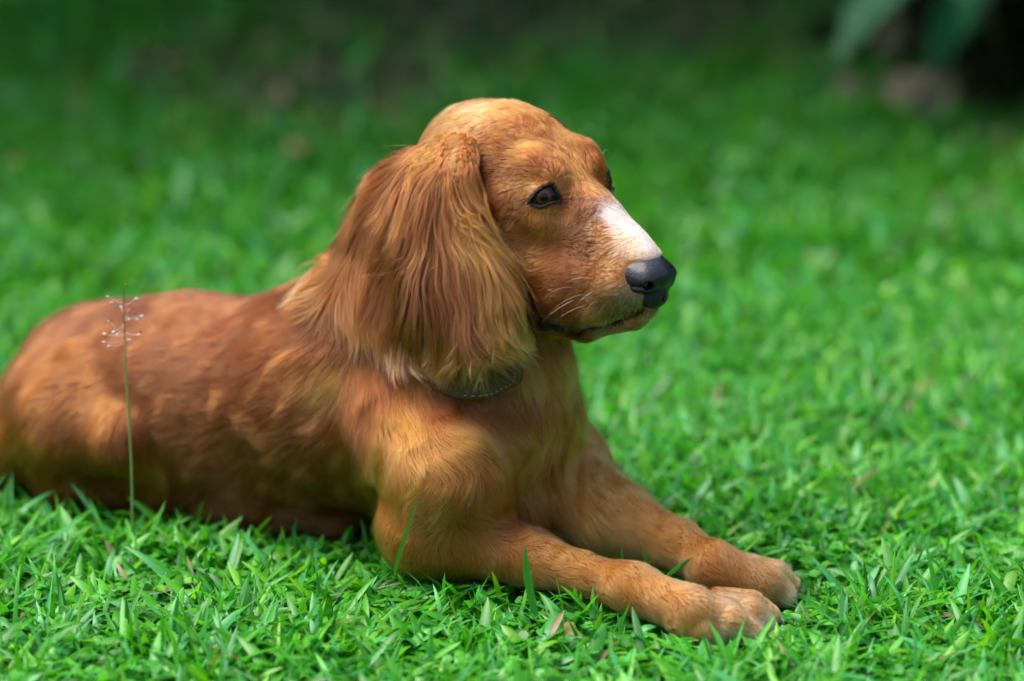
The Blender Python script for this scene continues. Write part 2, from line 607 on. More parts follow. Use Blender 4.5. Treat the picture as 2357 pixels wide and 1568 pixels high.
# (plane, u, v, du, dv, length cm, colour, lift)
GD = [
    # back and flank
    ('B', 200, 730, -1, .15, 1.2, 'ma', .15), ('B', 350, 700, -1, .05, 1.2, 'ma', .15), ('B', 500, 700, -1, .05, 1.3, 'ma', .15),
    ('B', 630, 710, -1, .1, 1.5, 'br', .2), ('B', 100, 820, -.8, .6, 1.5, 'br', .2), ('B', 200, 850, -1, .4, 1.4, 'br', .2),
    ('B', 350, 820, -1, .2, 1.4, 'ma', .15), ('B', 500, 830, -1, .2, 1.5, 'ma', .15), ('B', 620, 840, -1, .35, 1.8, 'br', .2),
    ('B', 400, 950, -1, .35, 1.7, 'br', .2), ('B', 540, 960, -1, .4, 2.0, 'br', .2), ('B', 680, 960, -.8, .6, 2.4, 'br', .25),
    ('B', 500, 1060, -1, .6, 2.6, 'br', .25), ('B', 640, 1080, -.9, .7, 2.8, 'br', .25), ('B', 760, 1050, -.7, .8, 2.8, 'br', .25),
    ('B', 780, 1130, -.8, .6, 2.4, 'br', .2), ('B', 600, 1150, -1, .4, 2.2, 'br', .2), ('B', 450, 1120, -1, .4, 2.2, 'rd', .2),
    # rump, thigh
    ('B', 40, 900, -.5, .9, 2.5, 'rd', .25), ('B', 20, 1000, -.4, 1, 3.0, 'or', .3), ('B', 90, 1000, -.4, 1, 2.2, 'or', .25),
    ('B', 150, 950, -.6, .8, 1.6, 'br', .2), ('B', 240, 980, -.5, .9, 1.4, 'or', .2), ('B', 300, 1000, .2, 1, 1.4, 'rd', .2),
    ('B', 200, 1080, -.6, .8, 1.8, 'rd', .2), ('B', 330, 1090, .4, .6, 1.6, 'or', .2), ('B', 120, 1090, -.4, .8, 2.0, 'rd', .2),
    ('B', 480, 1150, 1, .3, 1.2, 'rd', .1), ('B', 650, 1175, 1, .2, 1.2, 'rd', .1),
    # neck, withers
    ('B', 760, 640, -.6, .8, 2.0, 'ma', .15), ('B', 790, 760, -.4, .9, 2.0, 'ma', .15), ('B', 730, 740, -.8, .6, 1.8, 'ma', .15),
    ('B', 760, 870, -.4, .9, 2.6, 'go', .25), ('B', 720, 830, -.8, .6, 2.4, 'rd', .22), ('B', 820, 900, -.1, 1, 2.6, 'rd', .22),
    ('B', 880, 880, .1, 1, 2.8, 'rd', .2), ('B', 1000, 930, .4, 1, 2.6, 'rd', .2), ('B', 1120, 960, .8, .8, 2.4, 'rd', .2),
    ('B', 820, 980, .1, 1, 3.0, 'br', .3), ('B', 780, 960, -.5, .9, 2.8, 'br', .25),
    ('B', 920, 960, .6, .8, 2.6, 'go', .2), ('B', 1060, 1000, .9, .6, 2.4, 'go', .2), ('B', 1180, 1020, .8, .8, 2.4, 'go', .2),
    # throat and chest
    ('B', 1240, 790, .3, 1, 2.0, 'rd', .15), ('B', 1300, 850, .1, 1, 2.4, 'go', .2), ('B', 1220, 850, .1, 1, 2.4, 'go', .2),
    ('B', 1300, 930, .2, 1, 2.4, 'or', .2), ('B', 1200, 920, .3, 1, 2.4, 'rd', .2), ('B', 1330, 1000, .3, 1, 2.4, 'go', .2),
    ('B', 1270, 1080, .1, 1, 3.0, 'or', .25), ('B', 1280, 1150, .3, 1, 4.6, 'go', .38), ('B', 1230, 1170, -.1, 1, 4.0, 'or', .38),
    ('B', 1340, 1170, .4, 1, 3.8, 'go', .38), ('B', 1380, 1100, .4, .9, 2.0, 'li', .2), ('B', 1360, 1050, .3, 1, 2.0, 'li', .2),
    # near shoulder and upper arm
    ('B', 880, 1040, -.3, 1, 2.0, 'go', .15), ('B', 960, 1060, .3, .8, 1.8, 'go', .15), ('B', 1060, 1050, .9, .6, 1.8, 'go', .15),
    ('B', 1140, 1080, .8, .9, 1.8, 'or', .2), ('B', 880, 1130, -.5, 1, 1.6, 'go', .12), ('B', 980, 1130, -.7, .8, 1.6, 'go', .12),
    ('B', 1080, 1120, -.3, 1, 1.8, 'or', .2), ('B', 1160, 1150, .1, 1, 2.2, 'or', .35), ('B', 900, 1220, -.5, 1, 1.2, 'go', .1),
    ('B', 1000, 1200, -.8, .8, 1.3, 'go', .12), ('B', 1100, 1200, .9, .3, 1.5, 'or', .3), ('B', 1170, 1210, 1, -.3, 1.8, 'rd', .4),
    ('B', 960, 1290, .3, 1, 1.0, 'go', .1),
    # near foreleg
    ('G', 1060, 1260, .3, 1, .9, 'go', .1), ('G', 1150, 1290, .6, .8, .8, 'go', .1), ('G', 1250, 1290, .9, .6, .7, 'go', .1),
    ('G', 1350, 1330, .9, .6, .7, 'go', .1), ('G', 1450, 1360, .8, .8, .7, 'go', .1), ('G', 1540, 1400, .6, .9, .8, 'go', .1),
    ('G', 1620, 1390, 1, .5, .8, 'li', .1), ('G', 1600, 1440, .6, .9, .9, 'li', .1), ('G', 1690, 1430, 1, .6, .55, 'li', .12),
    ('G', 1740, 1400, 1, .7, .55, 'li', .1), ('G', 1640, 1455, 1, .5, .55, 'li', .12), ('G', 1745, 1445, 1, .4, .55, 'li', .15), ('G', 1690, 1450, 1, .4, .6, 'li', .15),
    # far foreleg
    ('G', 1400, 1150, .8, .8, 1.6, 'go', .2), ('G', 1480, 1170, .9, .6, 1.2, 'go', .12), ('G', 1560, 1220, .9, .6, .8, 'go', .1),
    ('G', 1620, 1280, .8, .8, .8, 'go', .1), ('G', 1680, 1300, 1, .6, .8, 'go', .1), ('G', 1650, 1340, .5, .9, 1.2, 'go', .15),
    ('G', 1730, 1350, .9, .6, .55, 'li', .12), ('G', 1760, 1320, 1, .7, .55, 'li', .1), ('G', 1810, 1360, .9, .8, .55, 'li', .12),
    ('G', 1765, 1372, .9, .3, .55, 'li', .15),
    ('G', 1660, 1462, 1, .3, .5, 'cr', .12), ('G', 1735, 1460, 1, .3, .5, 'cr', .12), ('G', 1690, 1458, 1, .3, .5, 'cr', .12), ('G', 1750, 1450, 1, .3, .5, 'cr', .12), ('G', 1768, 1440, 1, .4, .5, 'cr', .12),
    ('G', 1720, 1440, 1, .5, .5, 'li', .12), ('G', 1818, 1372, 1, .5, .5, 'cr', .12), ('G', 1735, 1362, 1, .5, .5, 'li', .12),
    # skull
    ('H', 1190, 250, -1, .05, .8, 'go', .08), ('H', 1100, 250, -1, .15, .9, 'li', .08), ('H', 1020, 280, -1, .4, 1.2, 'li', .1),
    ('H', 1250, 290, -1, -.1, .7, 'or', .08), ('H', 1150, 320, -1, .12, .7, 'rd', .08), ('H', 1310, 300, -.8, -.5, .8, 'go', .15),
    ('H', 1340, 320, -.6, -.8, 1.2, 'go', .35), ('H', 1230, 350, -1, 0, .6, 'rd', .08), ('H', 1150, 400, -1, .3, .6, 'br', .08),
    ('H', 1320, 390, -.5, -.9, .6, 'go', .1), ('H', 1370, 440, -.2, -1, .5, 'go', .08), ('H', 1375, 375, -.2, -1, .7, 'rd', .15),
    # brow and eye surround
    ('H', 1258, 378, -.3, -1, .8, 'rd', .25), ('H', 1240, 388, -.8, -.6, .7, 'rd', .2), ('H', 1290, 400, .2, -1, .6, 'or', .15), ('H', 1225, 415, -1, .1, .6, 'go', .1),
    ('H', 1235, 430, -1, .5, .5, 'li', .1), ('H', 1212, 440, -.8, .6, .6, 'go', .1), ('H', 1258, 416, -.4, -.6, .35, 'go', .1),
    ('H', 1282, 425, .5, -.8, .35, 'go', .1), ('H', 1300, 440, .8, -.4, .4, 'or', .1), ('H', 1302, 470, .7, .5, .4, 'rd', .1),
    ('H', 1200, 470, -1, .4, .5, 'rd', .1), ('H', 1225, 490, -.5, .9, .5, 'go', .1), ('H', 1255, 492, -.1, 1, .5, 'li', .1),
    ('H', 1280, 485, .2, 1, .5, 'go', .1), ('H', 1250, 525, -.6, .7, .6, 'go', .1), ('H', 1200, 530, -1, .4, .7, 'or', .1),
    ('H', 1160, 470, -.8, .5, .7, 'br', .1), ('H', 1335, 482, -.3, .9, .45, 'br', .06), ('H', 1360, 490, -.4, .6, .4, 'rd', .06),
    # cheek
    ('H', 1170, 560, -1, .4, .9, 'or', .1), ('H', 1240, 590, -1, .2, .8, 'or', .1), ('H', 1200, 640, -1, .3, .9, 'or', .1),
    ('H', 1300, 560, -.9, .3, .5, 'rd', .06), ('H', 1350, 570, -.9, .3, .45, 'rd', .06), ('H', 1300, 640, -1, .15, .6, 'rd', .08),
    ('H', 1240, 700, -1, .2, .8, 'rd', .1), ('H', 1190, 700, -1, .3, 1.0, 'rd', .1),
    # muzzle
    ('H', 1395, 545, -.9, .3, .45, 'go', .06), ('H', 1430, 545, -1, .1, .4, 'cr', .06), ('H', 1415, 505, -.8, -.4, .4, 'wh', .06),
    ('H', 1450, 530, -.8, -.4, .4, 'wh', .06), ('H', 1490, 560, -.8, -.5, .4, 'wh', .06), ('H', 1515, 572, -.8, -.4, .3, 'wh', .06),
    ('H', 1400, 500, -.6, -.7, .4, 'wh', .06), ('H', 1380, 520, -.7, 0, .4, 'go', .06),
    ('H', 1460, 570, -1, .2, .35, 'cr', .06), ('H', 1400, 590, -1, .3, .45, 'go', .07), ('H', 1440, 600, -1, .4, .35, 'li', .07),
    ('H', 1370, 630, -1, .3, .5, 'or', .08), ('H', 1420, 640, -1, .5, .45, 'go', .08), ('H', 1455, 660, -.7, .8, .45, 'gy', .1),
    ('H', 1480, 695, -.3, 1, .5, 'gy', .12), ('H', 1440, 690, -.7, .8, .6, 'gy', .12), ('H', 1390, 690, -1, .5, .7, 'go', .12),
    ('H', 1340, 690, -1, .3, .7, 'or', .1), ('H', 1420, 720, -.7, .8, .8, 'gy', .15), ('H', 1370, 735, -.8, .7, .8, 'li', .15),
    ('H', 1310, 735, -.9, .4, .7, 'or', .12), ('H', 1290, 715, -1, .3, .7, 'or', .1), ('H', 1515, 700, -.2, 1, .4, 'gy', .15),
    # lower jaw
    ('H', 1400, 765, -.8, .6, 1.0, 'gy', .2), ('H', 1450, 748, -.6, .8, .8, 'li', .2), ('H', 1340, 775, -.8, .6, 1.2, 'rd', .2),
    ('H', 1270, 785, -.8, .6, 1.0, 'rd', .15), ('H', 1480, 728, -.4, .9, .6, 'li', .2),
]
PL = {'B': B, 'H': H}


def guide_arrays(gl, tree):
    P, D, L, C1, C2, LF = [], [], [], [], [], []
    for pl, u, v, du, dv, ln, c, lf in gl:
        h = surf(u, v, tree)
        if h is None:
            print('guide misses', u, v)
            continue
        p, n = h
        r = ray(u, v)
        r = r / np.linalg.norm(r)
        d = du * RT - dv * UP
        rn = min(r @ n, -.25)
        d = d - r * ((d @ n) / rn)
        d = d - n * (d @ n)
        d /= np.linalg.norm(d)
        sides = [(p, d)]
        if pl != 'G':
            q = PL[pl]
            m = q.mir(p)
            dm = d - 2 * (d @ q.n) * q.n
            sides.append((m, dm))
        for a, b in sides:
            P.append(a)
            D.append(b)
            L.append(ln / 100)
            C1.append(COL[c][0])
            C2.append(COL[c][1])
            LF.append(lf)
    return [np.array(x, np.float32) for x in (P, D, L, C1, C2, LF)]


def interp(q, g, p=2.0, chunk=20000):
    P, D, L, C1, C2, LF = g
    V = np.concatenate([D, L[:, None], C1, C2, LF[:, None]], 1)
    out = np.empty((len(q), V.shape[1]), np.float32)
    for i in range(0, len(q), chunk):
        a = q[i:i + chunk].astype(np.float32)
        d2 = ((a ** 2).sum(1)[:, None] + (P ** 2).sum(1)[None] - 2 * a @ P.T).clip(0) + 9e-6
        w = d2 ** (-p)
        w /= w.sum(1, keepdims=True)
        out[i:i + chunk] = w @ V
    return out[:, 0:3], out[:, 3], out[:, 4:7], out[:, 7:10], out[:, 10]


_k = rng.normal(size=(3, 10, 3))
_k /= np.linalg.norm(_k, axis=2, keepdims=True)
_ph = rng.uniform(0, 6.28, (3, 10))


def wob(p, scale, c=0):
    "smooth pseudo noise in -1..1"
    r = 0
    for i in range(10):
        r = r + np.sin((p @ _k[c, i]) * (6.28 / scale) * (.6 + .12 * i) + _ph[c, i])
    return r / 4.0


def wob3(p, scale):
    return np.stack([wob(p, scale, c) for c in range(3)], -1)


def sample_roots(v, f, dens):
    "dens: strands per m2 for each face (quads)"
    a, b, c, d = (v[f[:, k]] for k in range(4))
    cr1 = np.cross(b - a, c - a)
    cr2 = np.cross(c - a, d - a)
    A = .5 * (np.linalg.norm(cr1, axis=1) + np.linalg.norm(cr2, axis=1))
    n = rng.poisson(A * dens)
    i = np.repeat(np.arange(len(f)), n)
    s, t = rng.random(len(i))[:, None], rng.random(len(i))[:, None]
    return (a[i] * (1 - s) + b[i] * s) * (1 - t) + (d[i] * (1 - s) + c[i] * s) * t


def curves(name, pts, rad, root, tip, mat, parent, taper=.25):
    N, K, _ = pts.shape
    cu = bpy.data.hair_curves.new(name)
    cu.add_curves([K] * N)
    cu.attributes['position'].data.foreach_set('vector', pts.astype(np.float32).ravel())
    r = cu.attributes.get('radius') or cu.attributes.new('radius', 'FLOAT', 'POINT')
    prof = (1 - (1 - taper) * np.linspace(0, 1, K) ** 2)
    r.data.foreach_set('value', (np.broadcast_to(rad, (N,))[:, None] * prof[None]).astype(np.float32).ravel())
    for nm, cc in (('root', root), ('tip', tip)):
        a = cu.attributes.new(nm, 'FLOAT_COLOR', 'CURVE')
        a.data.foreach_set('color', np.concatenate([cc, np.ones((N, 1))], 1).astype(np.float32).ravel())
    o = bpy.data.objects.new(name, cu)
    cu.materials.append(mat)
    col.objects.link(o)
    o.parent = parent
    o.matrix_parent_inverse = Matrix.Translation(-parent.location)
    return o


def grow(root, n, D, L, lift, K, grav=0.0, curl=.25, curl_scale=.02, hug=.0012, stiff=.35, stick=.18, rise=0.0):
    N = len(root)
    pts = np.empty((N, K, 3), np.float32)
    pts[:, 0] = root - n * .0008
    p = root.copy()
    d = unit(D * (1 - lift[:, None]) + n * lift[:, None])
    seg = (L / (K - 1))[:, None]
    G_ = np.array([0, 0, -1.0]) * grav
    for k in range(1, K):
        p = p + d * seg
        phi = F.sample(p)
        gr = F.grad(p)
        t = k / (K - 1)
        want = hug * (1 - .3 * t) + lift * L * .35 * t + rise * t * np.clip(L / .045, 0, 1) ** 1.5
        push = np.clip(want - phi, 0, .01)
        p = p + gr * push[:, None]
        pts[:, k] = p
        Dt = D - gr * (D * gr).sum(1, keepdims=True)
        away = np.clip((phi - want) / .006, 0, 1)[:, None]
        d = unit(d * (1 - stiff) + unit(Dt) * stiff + G_ + wob3(p, curl_scale) * curl * t - gr * away * stick)
    return pts


def clump(pts, cell, amt, warp=.5, power=1.3):
    "pull strands of one cell together towards their tips"
    root = pts[:, 0]
    q = root / cell + wob3(root, cell * 3.1) * warp
    ij = np.floor(q).astype(np.int64)
    ij = ij - ij.min(0)
    key = (ij[:, 0] * 20011 + ij[:, 1]) * 20011 + ij[:, 2]
    uq, inv, cnt = np.unique(key, return_inverse=True, return_counts=True)
    K = pts.shape[1]
    mean = np.empty((len(uq), K, 3), np.float32)
    for k in range(K):
        for c in range(3):
            mean[:, k, c] = np.bincount(inv, pts[:, k, c], len(uq)) / cnt
    w = amt * (np.linspace(0, 1, K) ** power)[None, :, None] * rng.uniform(.55, 1, (len(pts), 1, 1))
    return pts * (1 - w) + mean[inv] * w, inv, len(uq)


NF = H.frame(14)
NC = H(1491, 634)
NS = 1.36


def nl_(a, b, c):
    return NC + NF @ (np.array([a, b, c]) * NS / 100)


NFld = Field(NC - .036, NC + .036, .0006)
npr = [('e', nl_(-.35, 0, .15), NF, np.array([1.6, 1.6, 1.15]) / 100, None, .003, 'u'),
       ('e', nl_(.35, 0, .30), NF, np.array([1.15, 1.25, .85]) / 100, None, .004, 'u'),
       ('e', nl_(.55, 0, -.92), NF, np.array([1.0, 1.0, .85]) / 100, None, .005, 'u')]
for s in (1, -1):
    npr += [('e', nl_(.50, .80 * s, .10), NF, np.array([.85, .75, .75]) / 100, None, .003, 'u'),
            ('e', nl_(-.25, 1.20 * s, -.10), NF, np.array([1.1, .55, .80]) / 100, None, .003, 'u'),
            ('c', nl_(1.6, 1.45 * s, .10), nl_(.75, .88 * s, .02), .0034, .0026, .0015, 's'),
            ('c', nl_(1.05, 1.40 * s, -.05), nl_(-.1, 1.85 * s, -.32), .0015, .0008, .0015, 's')]
npr += [('c', nl_(1.75, 0, .0), nl_(1.25, 0, -1.3), .0008, .0010, .002, 's')]
for p in npr:
    p = p[:3] + ((p[3], p[4]) if p[0] == 'c' else (p[3] * NS, None)) + p[5:] if p[0] == 'e' else p[:3] + (p[3] * NS, p[4] * NS) + p[5:]
    NFld.add(p, .006)

# ------------------------------------------------------------------ the dog
dog = bpy.data.objects.new('dog', None)
col.objects.link(dog)
dog.location = (-.1, .06, 0)
dog['label'] = 'red brown long eared dog lying on the lawn with its front paws stretched out'
dog['category'] = 'dog'

g_all = guide_arrays(GD, bvh)
bD, bL, bC1, bC2, bLF = interp(bvE, g_all)
blackish = np.array(COL['bk'][0])
lip3 = [np.array(p) for p in lipp]


def seg_dist(q, a, b):
    ab = b - a
    t = np.clip(((q - a) @ ab) / (ab @ ab), 0, 1)
    return np.linalg.norm(q - a - t[:, None] * ab, axis=1)


NOSE_C = H(1497, 632)


def masks(q):
    "black lips, eye rims, pads, nose zone"
    lip = np.full(len(q), 9.0)
    for a, b in zip(lip3[:-1], lip3[1:]):
        for aa, bb in ((a, b), (H.mir(a), H.mir(b))):
            lip = np.minimum(lip, seg_dist(q, aa, bb))
    a, b = surf(1258, 752)[0], surf(1318, 764)[0]
    corner = np.minimum(seg_dist(q, a, b), seg_dist(q, H.mir(a), H.mir(b)))
    eye = np.full(len(q), 9.0)
    for (c, s) in EYES:
        r3 = rim_n if s > 0 else np.array([H.mir(p) for p in rim_n])
        for i in range(len(r3)):
            eye = np.minimum(eye, seg_dist(q, r3[i], r3[(i + 1) % len(r3)]))
    nose = np.linalg.norm(q - NOSE_C, axis=1)
    return lip, corner, eye, nose


skin = bC1.copy()
near_head = np.linalg.norm(bvE - H(1300, 550), axis=1) < .17
lip, corner, eye, nose = (np.full(len(bvE), 9.0) for _ in range(4))
ix = np.where(near_head)[0]
mk = masks(bvE[ix])
for arr, m_ in zip((lip, corner, eye, nose), mk):
    arr[ix] = m_
bkm = (lip < .0030) | (corner < .0095) | (eye < .0035)
skin[bkm] = (.015, .012, .012)
body = mesh_obj('body', bvE, bf, None, dog)
ca = body.data.attributes.new('skin', 'FLOAT_COLOR', 'POINT')
ca.data.foreach_set('color', np.concatenate([skin * .8, np.ones((len(skin), 1))], 1).astype(np.float32).ravel())
body.data.materials.append(attr_mat('skin', 'skin'))

M_fur = hair_mat('coat')

# roots over the whole body
fc = bv[bf0].mean(1)
hd = np.linalg.norm(fc - H(1260, 480), axis=1)
from mathutils.kdtree import KDTree
kt = KDTree(len(EARPTS) * 2)
for i, p in enumerate(EARPTS):
    kt.insert(p, i)
    kt.insert(H.mir(p) + H.n * .014, i + len(EARPTS))
kt.balance()


def ear_dist(q):
    m = np.full(len(q), 9.0)
    ii = np.where(np.linalg.norm(q - H(1050, 560, 0), axis=1) < .2)[0]
    for i in ii:
        m[i] = kt.find(q[i])[2]
    return m


fear = ear_dist(fc) < .0072
QF = .35 if 'q' in DEV else 1.0
dens = np.where(hd < .14, 2.6e6, 0.9e6)
dens = np.where((fc[:, 2] < .07) & (fc[:, 0] > .0), 1.8e6, dens)
dens = np.where(fear, 0, dens) * QF
dens = np.where(fc[:, 2] < .004, 0, dens)
root = sample_roots(bv, bf0, dens)
nrm = F.grad(root)
D, L, C1, C2, LF = interp(root, g_all)
_, _, C1, C2, _ = interp(root + rng.normal(size=root.shape) * .0026, g_all)
fly = rng.random(len(root)) < .05
LF = np.where(fly, LF + rng.uniform(.1, .4, len(root)), LF)
L = np.where(fly, L * 1.25, L)
nh = np.linalg.norm(root - H(1300, 550), axis=1) < .17
lip, corner, eye, nose = (np.full(len(root), 9.0) for _ in range(4))
ix = np.where(nh)[0]
for arr, m_ in zip((lip, corner, eye, nose), masks(root[ix])):
    arr[ix] = m_
bkm = (lip < .0025 + rng.random(len(root)) * .0012) | (corner < .0085 + rng.random(len(root)) * .0015) | (eye < .0012 + rng.random(len(root)) * .0015)
griz = np.clip(1 - np.linalg.norm(root - H(1470, 690, 0), axis=1) / .055, 0, 1)
dkm = rng.random(len(root)) < griz * .75
C1[dkm] *= .25
C2[dkm] *= .35
lt = (rng.random(len(root)) < griz * .5) & ~dkm
C2[lt] = C2[lt] * .4 + np.array([.66, .54, .42]) * .6
C1[bkm] = COL['bk'][0]
C2[bkm] = COL['bk'][1]
L[bkm] = np.minimum(L[bkm], .0022)
LF[bkm] *= .5
# dark pads under the near paw
L = np.where(eye < .006, np.minimum(L, .0022), L)
L = np.where(lip < .004, np.minimum(L, .0035), L)
L = np.where(ear_dist(root) < .024, np.minimum(L, .007), L)
nfr = H.frame(12)
nl = (root - NOSE_C) @ nfr
keep = np.ones(len(root), bool)
for (c, s), g in zip(EYES, eye_dir):
    keep &= ~in_almond(root, c, s, g, 1.0)
keep &= ~((NFld.sample(root) < .0006) & (np.abs(root - NC) < .0355).all(1))
sel = np.where(keep)[0]
root, nrm, D, L, C1, C2, LF = (a[sel] for a in (root, nrm, D, L, C1, C2, LF))
D = unit(D - nrm * (D * nrm).sum(1, keepdims=True) + wob3(root, .05) * .22 + rng.normal(size=root.shape) * .10)
L = L * rng.uniform(.65, 1.15, len(L)) * (1 + .15 * wob(root, .03))
pts = grow(root, nrm, D, L.astype(float), LF.astype(float), 6, curl=.30, curl_scale=.03)
pts, inv, nu = clump(pts, .0045, .55)
pts, inv2, nu2 = clump(pts, .016, .22)
jc = 1 + rng.normal(0, .10, (len(root), 1)) + rng.normal(0, .10, (nu, 1))[inv] + .08 * wob(root, .06)[:, None]
jc = np.clip(jc, .5, 1.5)
hue = rng.normal(0, .05, (len(root), 1)) * np.array([[0, 1, 1.5]])
C1 = np.clip(C1 * jc * (1 + hue), .004, .97)
C2 = np.clip(C2 * jc * (1 + hue), .004, .98)
rad = np.where(np.linalg.norm(root - H(1260, 480), axis=1) < .14, .00006, .00010)
print('body strands', len(root))
curves('coat', pts, rad, C1, C2, M_fur, dog)

# ear hair: roots over both flaps
GE = [
    ('H', 1010, 350, -.9, .6, 1.3, 'or', .1), ('H', 1062, 350, -.4, 1, .9, 'or', .05), ('H', 930, 400, -.7, .8, 2.8, 'rd', .12),
    ('H', 1000, 420, -.4, 1, 3.2, 'rd', .08), ('H', 1068, 400, .15, 1, 2.6, 'or', .1), ('H', 870, 500, -.4, .9, 4.2, 'rd', .12),
    ('H', 960, 520, -.2, 1, 5.5, 'ma', .06), ('H', 1040, 520, .3, 1, 5.0, 'ma', .06), ('H', 1078, 480, .25, 1, 4.5, 'go', .1),
    ('H', 850, 600, -.2, 1, 5.5, 'rd', .12), ('H', 950, 620, .05, 1, 6, 'ma', .06), ('H', 1050, 620, .45, 1, 6, 'ma', .06),
    ('H', 1110, 590, .45, 1, 5, 'go', .08), ('H', 1075, 590, .45, 1, 5, 'rd', .06), ('H', 840, 690, -.1, 1, 5.5, 'rd', .12), ('H', 950, 700, .15, 1, 6, 'ma', .06),
    ('H', 1060, 700, .4, 1, 6, 'ma', .06), ('H', 1155, 685, .3, 1, 4.4, 'go', .08), ('H', 1115, 680, .4, 1, 5, 'rd', .06), ('H', 880, 740, .0, 1, 5.5, 'or', .1),
    ('H', 1000, 760, .25, 1, 5.0, 'ma', .06), ('H', 1090, 740, .35, 1, 4.8, 'rd', .06), ('H', 1170, 705, .1, 1, 3.8, 'go', .08),
]
g_ear = guide_arrays(GE, bvh)


_pts = [H(770, 775, 8), H(860, 815, 8.5), (H(960, 860, 9)), H(1080, 896, 9), H(1150, 868, 8.5), H(1215, 826, 7.5)]
ZA = np.array([(p - H.o) @ H.f for p in _pts])
ZZ = np.array([p[2] for p in _pts])
ZT = H(1000, 400, 6)[2]


def ear_field(root):
    nrm = F.grad(root)
    D, L, C1, C2, LF = interp(root, g_ear)
    D = unit(D - nrm * (D * nrm).sum(1, keepdims=True) + wob3(root, .05) * .22 + rng.normal(size=root.shape) * .06)
    al = (root - H.o) @ H.f + D @ H.f * .03
    ZB = np.interp(al, ZA, ZZ)          # where the ear hair ends
    ZL = ZB + .016
    reach = (root[:, 2] - ZB) * 1.06
    L = np.minimum(np.maximum(reach, .022), L * 2.1)
    L = L * np.where((root - H.o) @ H.n < 0, .6, 1)
    L = L * np.where(root[:, 2] > ZT, .35 + .65 * np.clip((ZT + .035 - root[:, 2]) / .035, 0, 1), 1)
    low = np.clip((ZL - (root[:, 2] - L * .85)) / .02, 0, 1)[:, None] * np.clip(1.0 - (root[:, 2] - ZB) / .16, 0, 1)[:, None]
    C2 = C2 * (1 - low) + low * (np.array([.42, .19, .05]) * .75 + C2 * .25)
    return nrm, D, L.astype(float), C1, C2, LF.astype(float), low


root = sample_roots(bv, bf0, np.where(fear, 1.3e6, 0) * QF)
nrm, D, L, C1, C2, LF, low = ear_field(root)
L = L * rng.uniform(.5, .95, len(L)) * (1 + .1 * wob(root, .03))
pts = grow(root, nrm, D, L, LF, 14, grav=.16, curl=.24, curl_scale=.05, hug=.001, stiff=.08, stick=.08, rise=.007)
pts, inv, nu = clump(pts, .0030, .65, power=1.0)
pts, inv2, nu2 = clump(pts, .011, .45, power=1.8)
jc = 1 + rng.normal(0, .10, (len(root), 1)) + rng.normal(0, .18, (nu, 1))[inv] + rng.normal(0, .10, (nu2, 1))[inv2]
jc = np.clip(jc, .45, 1.7)
print('ear strands', len(root))
M_earhair = hair_mat('ear_coat', .28, start=.5)
curves('ear_hair', pts, np.full(len(root), .00008), np.clip(C1 * jc, .004, .9), np.clip(C2 * jc, .004, .9), M_earhair, dog, taper=.35)

# longer locks over them: each a slim bundle that narrows towards its tip
def locks(name, dens, m_, wr, stretch, rise, mat, tipcol=None, splay=.14, KL=20, bias=0.0):
    seed = sample_roots(bv, bf0, dens)
    nrm, D, L, C1, C2, LF, low = ear_field(seed)
    ns = len(seed)
    D = unit(D + rng.normal(size=D.shape) * splay - H.f * bias)
    L = L * rng.uniform(*stretch, ns)
    c_ = grow(seed, nrm, D, L, LF, KL, grav=.15, curl=.28, curl_scale=.06, hug=.002, stiff=.07, stick=.08, rise=rise).astype(float)
    ph_, am_ = rng.uniform(0, 6.28, (ns, 1)), rng.uniform(.0005, .0026, (ns, 1))
    tl = np.linspace(0, 1, KL)[None]
    T = unit(np.gradient(c_, axis=1))
    A = unit(np.cross(T, nrm[:, None]))
    c_ = c_ + A * (am_ * np.sin(ph_ + tl * rng.uniform(4, 9, (ns, 1))) * tl)[..., None]
    Bn = np.cross(T, A)
    w0 = rng.uniform(*wr, (ns, 1, 1))
    r = rng.normal(size=(ns, m_, 2)) * w0
    x = tl[None] * rng.uniform(.7, 1.0, (ns, m_, 1))
    xi = np.clip(x * (KL - 1), 0, KL - 1.001)
    i0 = xi.astype(int)
    fr = (xi - i0)[..., None]
    ar = np.arange(ns)[:, None, None]
    base_ = c_[ar, i0] * (1 - fr) + c_[ar, i0 + 1] * fr
    prof = (.55 + .75 * np.sin(np.pi * np.clip(x, 0, 1) ** .7) - .50 * x)[..., None] * .8
    fl = rng.normal(size=(ns, m_, 1, 2)) * .0011 * (x ** 2.5)[..., None]
    P = base_ + A[:, None] * (r[:, :, None, 0:1] * prof + fl[..., 0:1]) + Bn[:, None] * (r[:, :, None, 1:2] * prof * .5 + fl[..., 1:2])
    P = P.reshape(-1, KL, 3)
    jl = np.repeat(np.clip(1 + rng.normal(0, .20, (ns, 1)), .55, 1.6), m_, 0) * (1 + rng.normal(0, .10, (ns * m_, 1)))
    if tipcol is not None:
        C2 = np.array(tipcol)[None] * rng.uniform(.55, 1.15, (ns, 1))
    L1, L2 = np.repeat(C1, m_, 0) * jl, np.repeat(C2, m_, 0) * jl
    print(name, len(P))
    return curves(name, P, np.full(len(P), .000085), np.clip(L1, .004, .9), np.clip(L2, .004, .9), mat, dog, taper=.3)


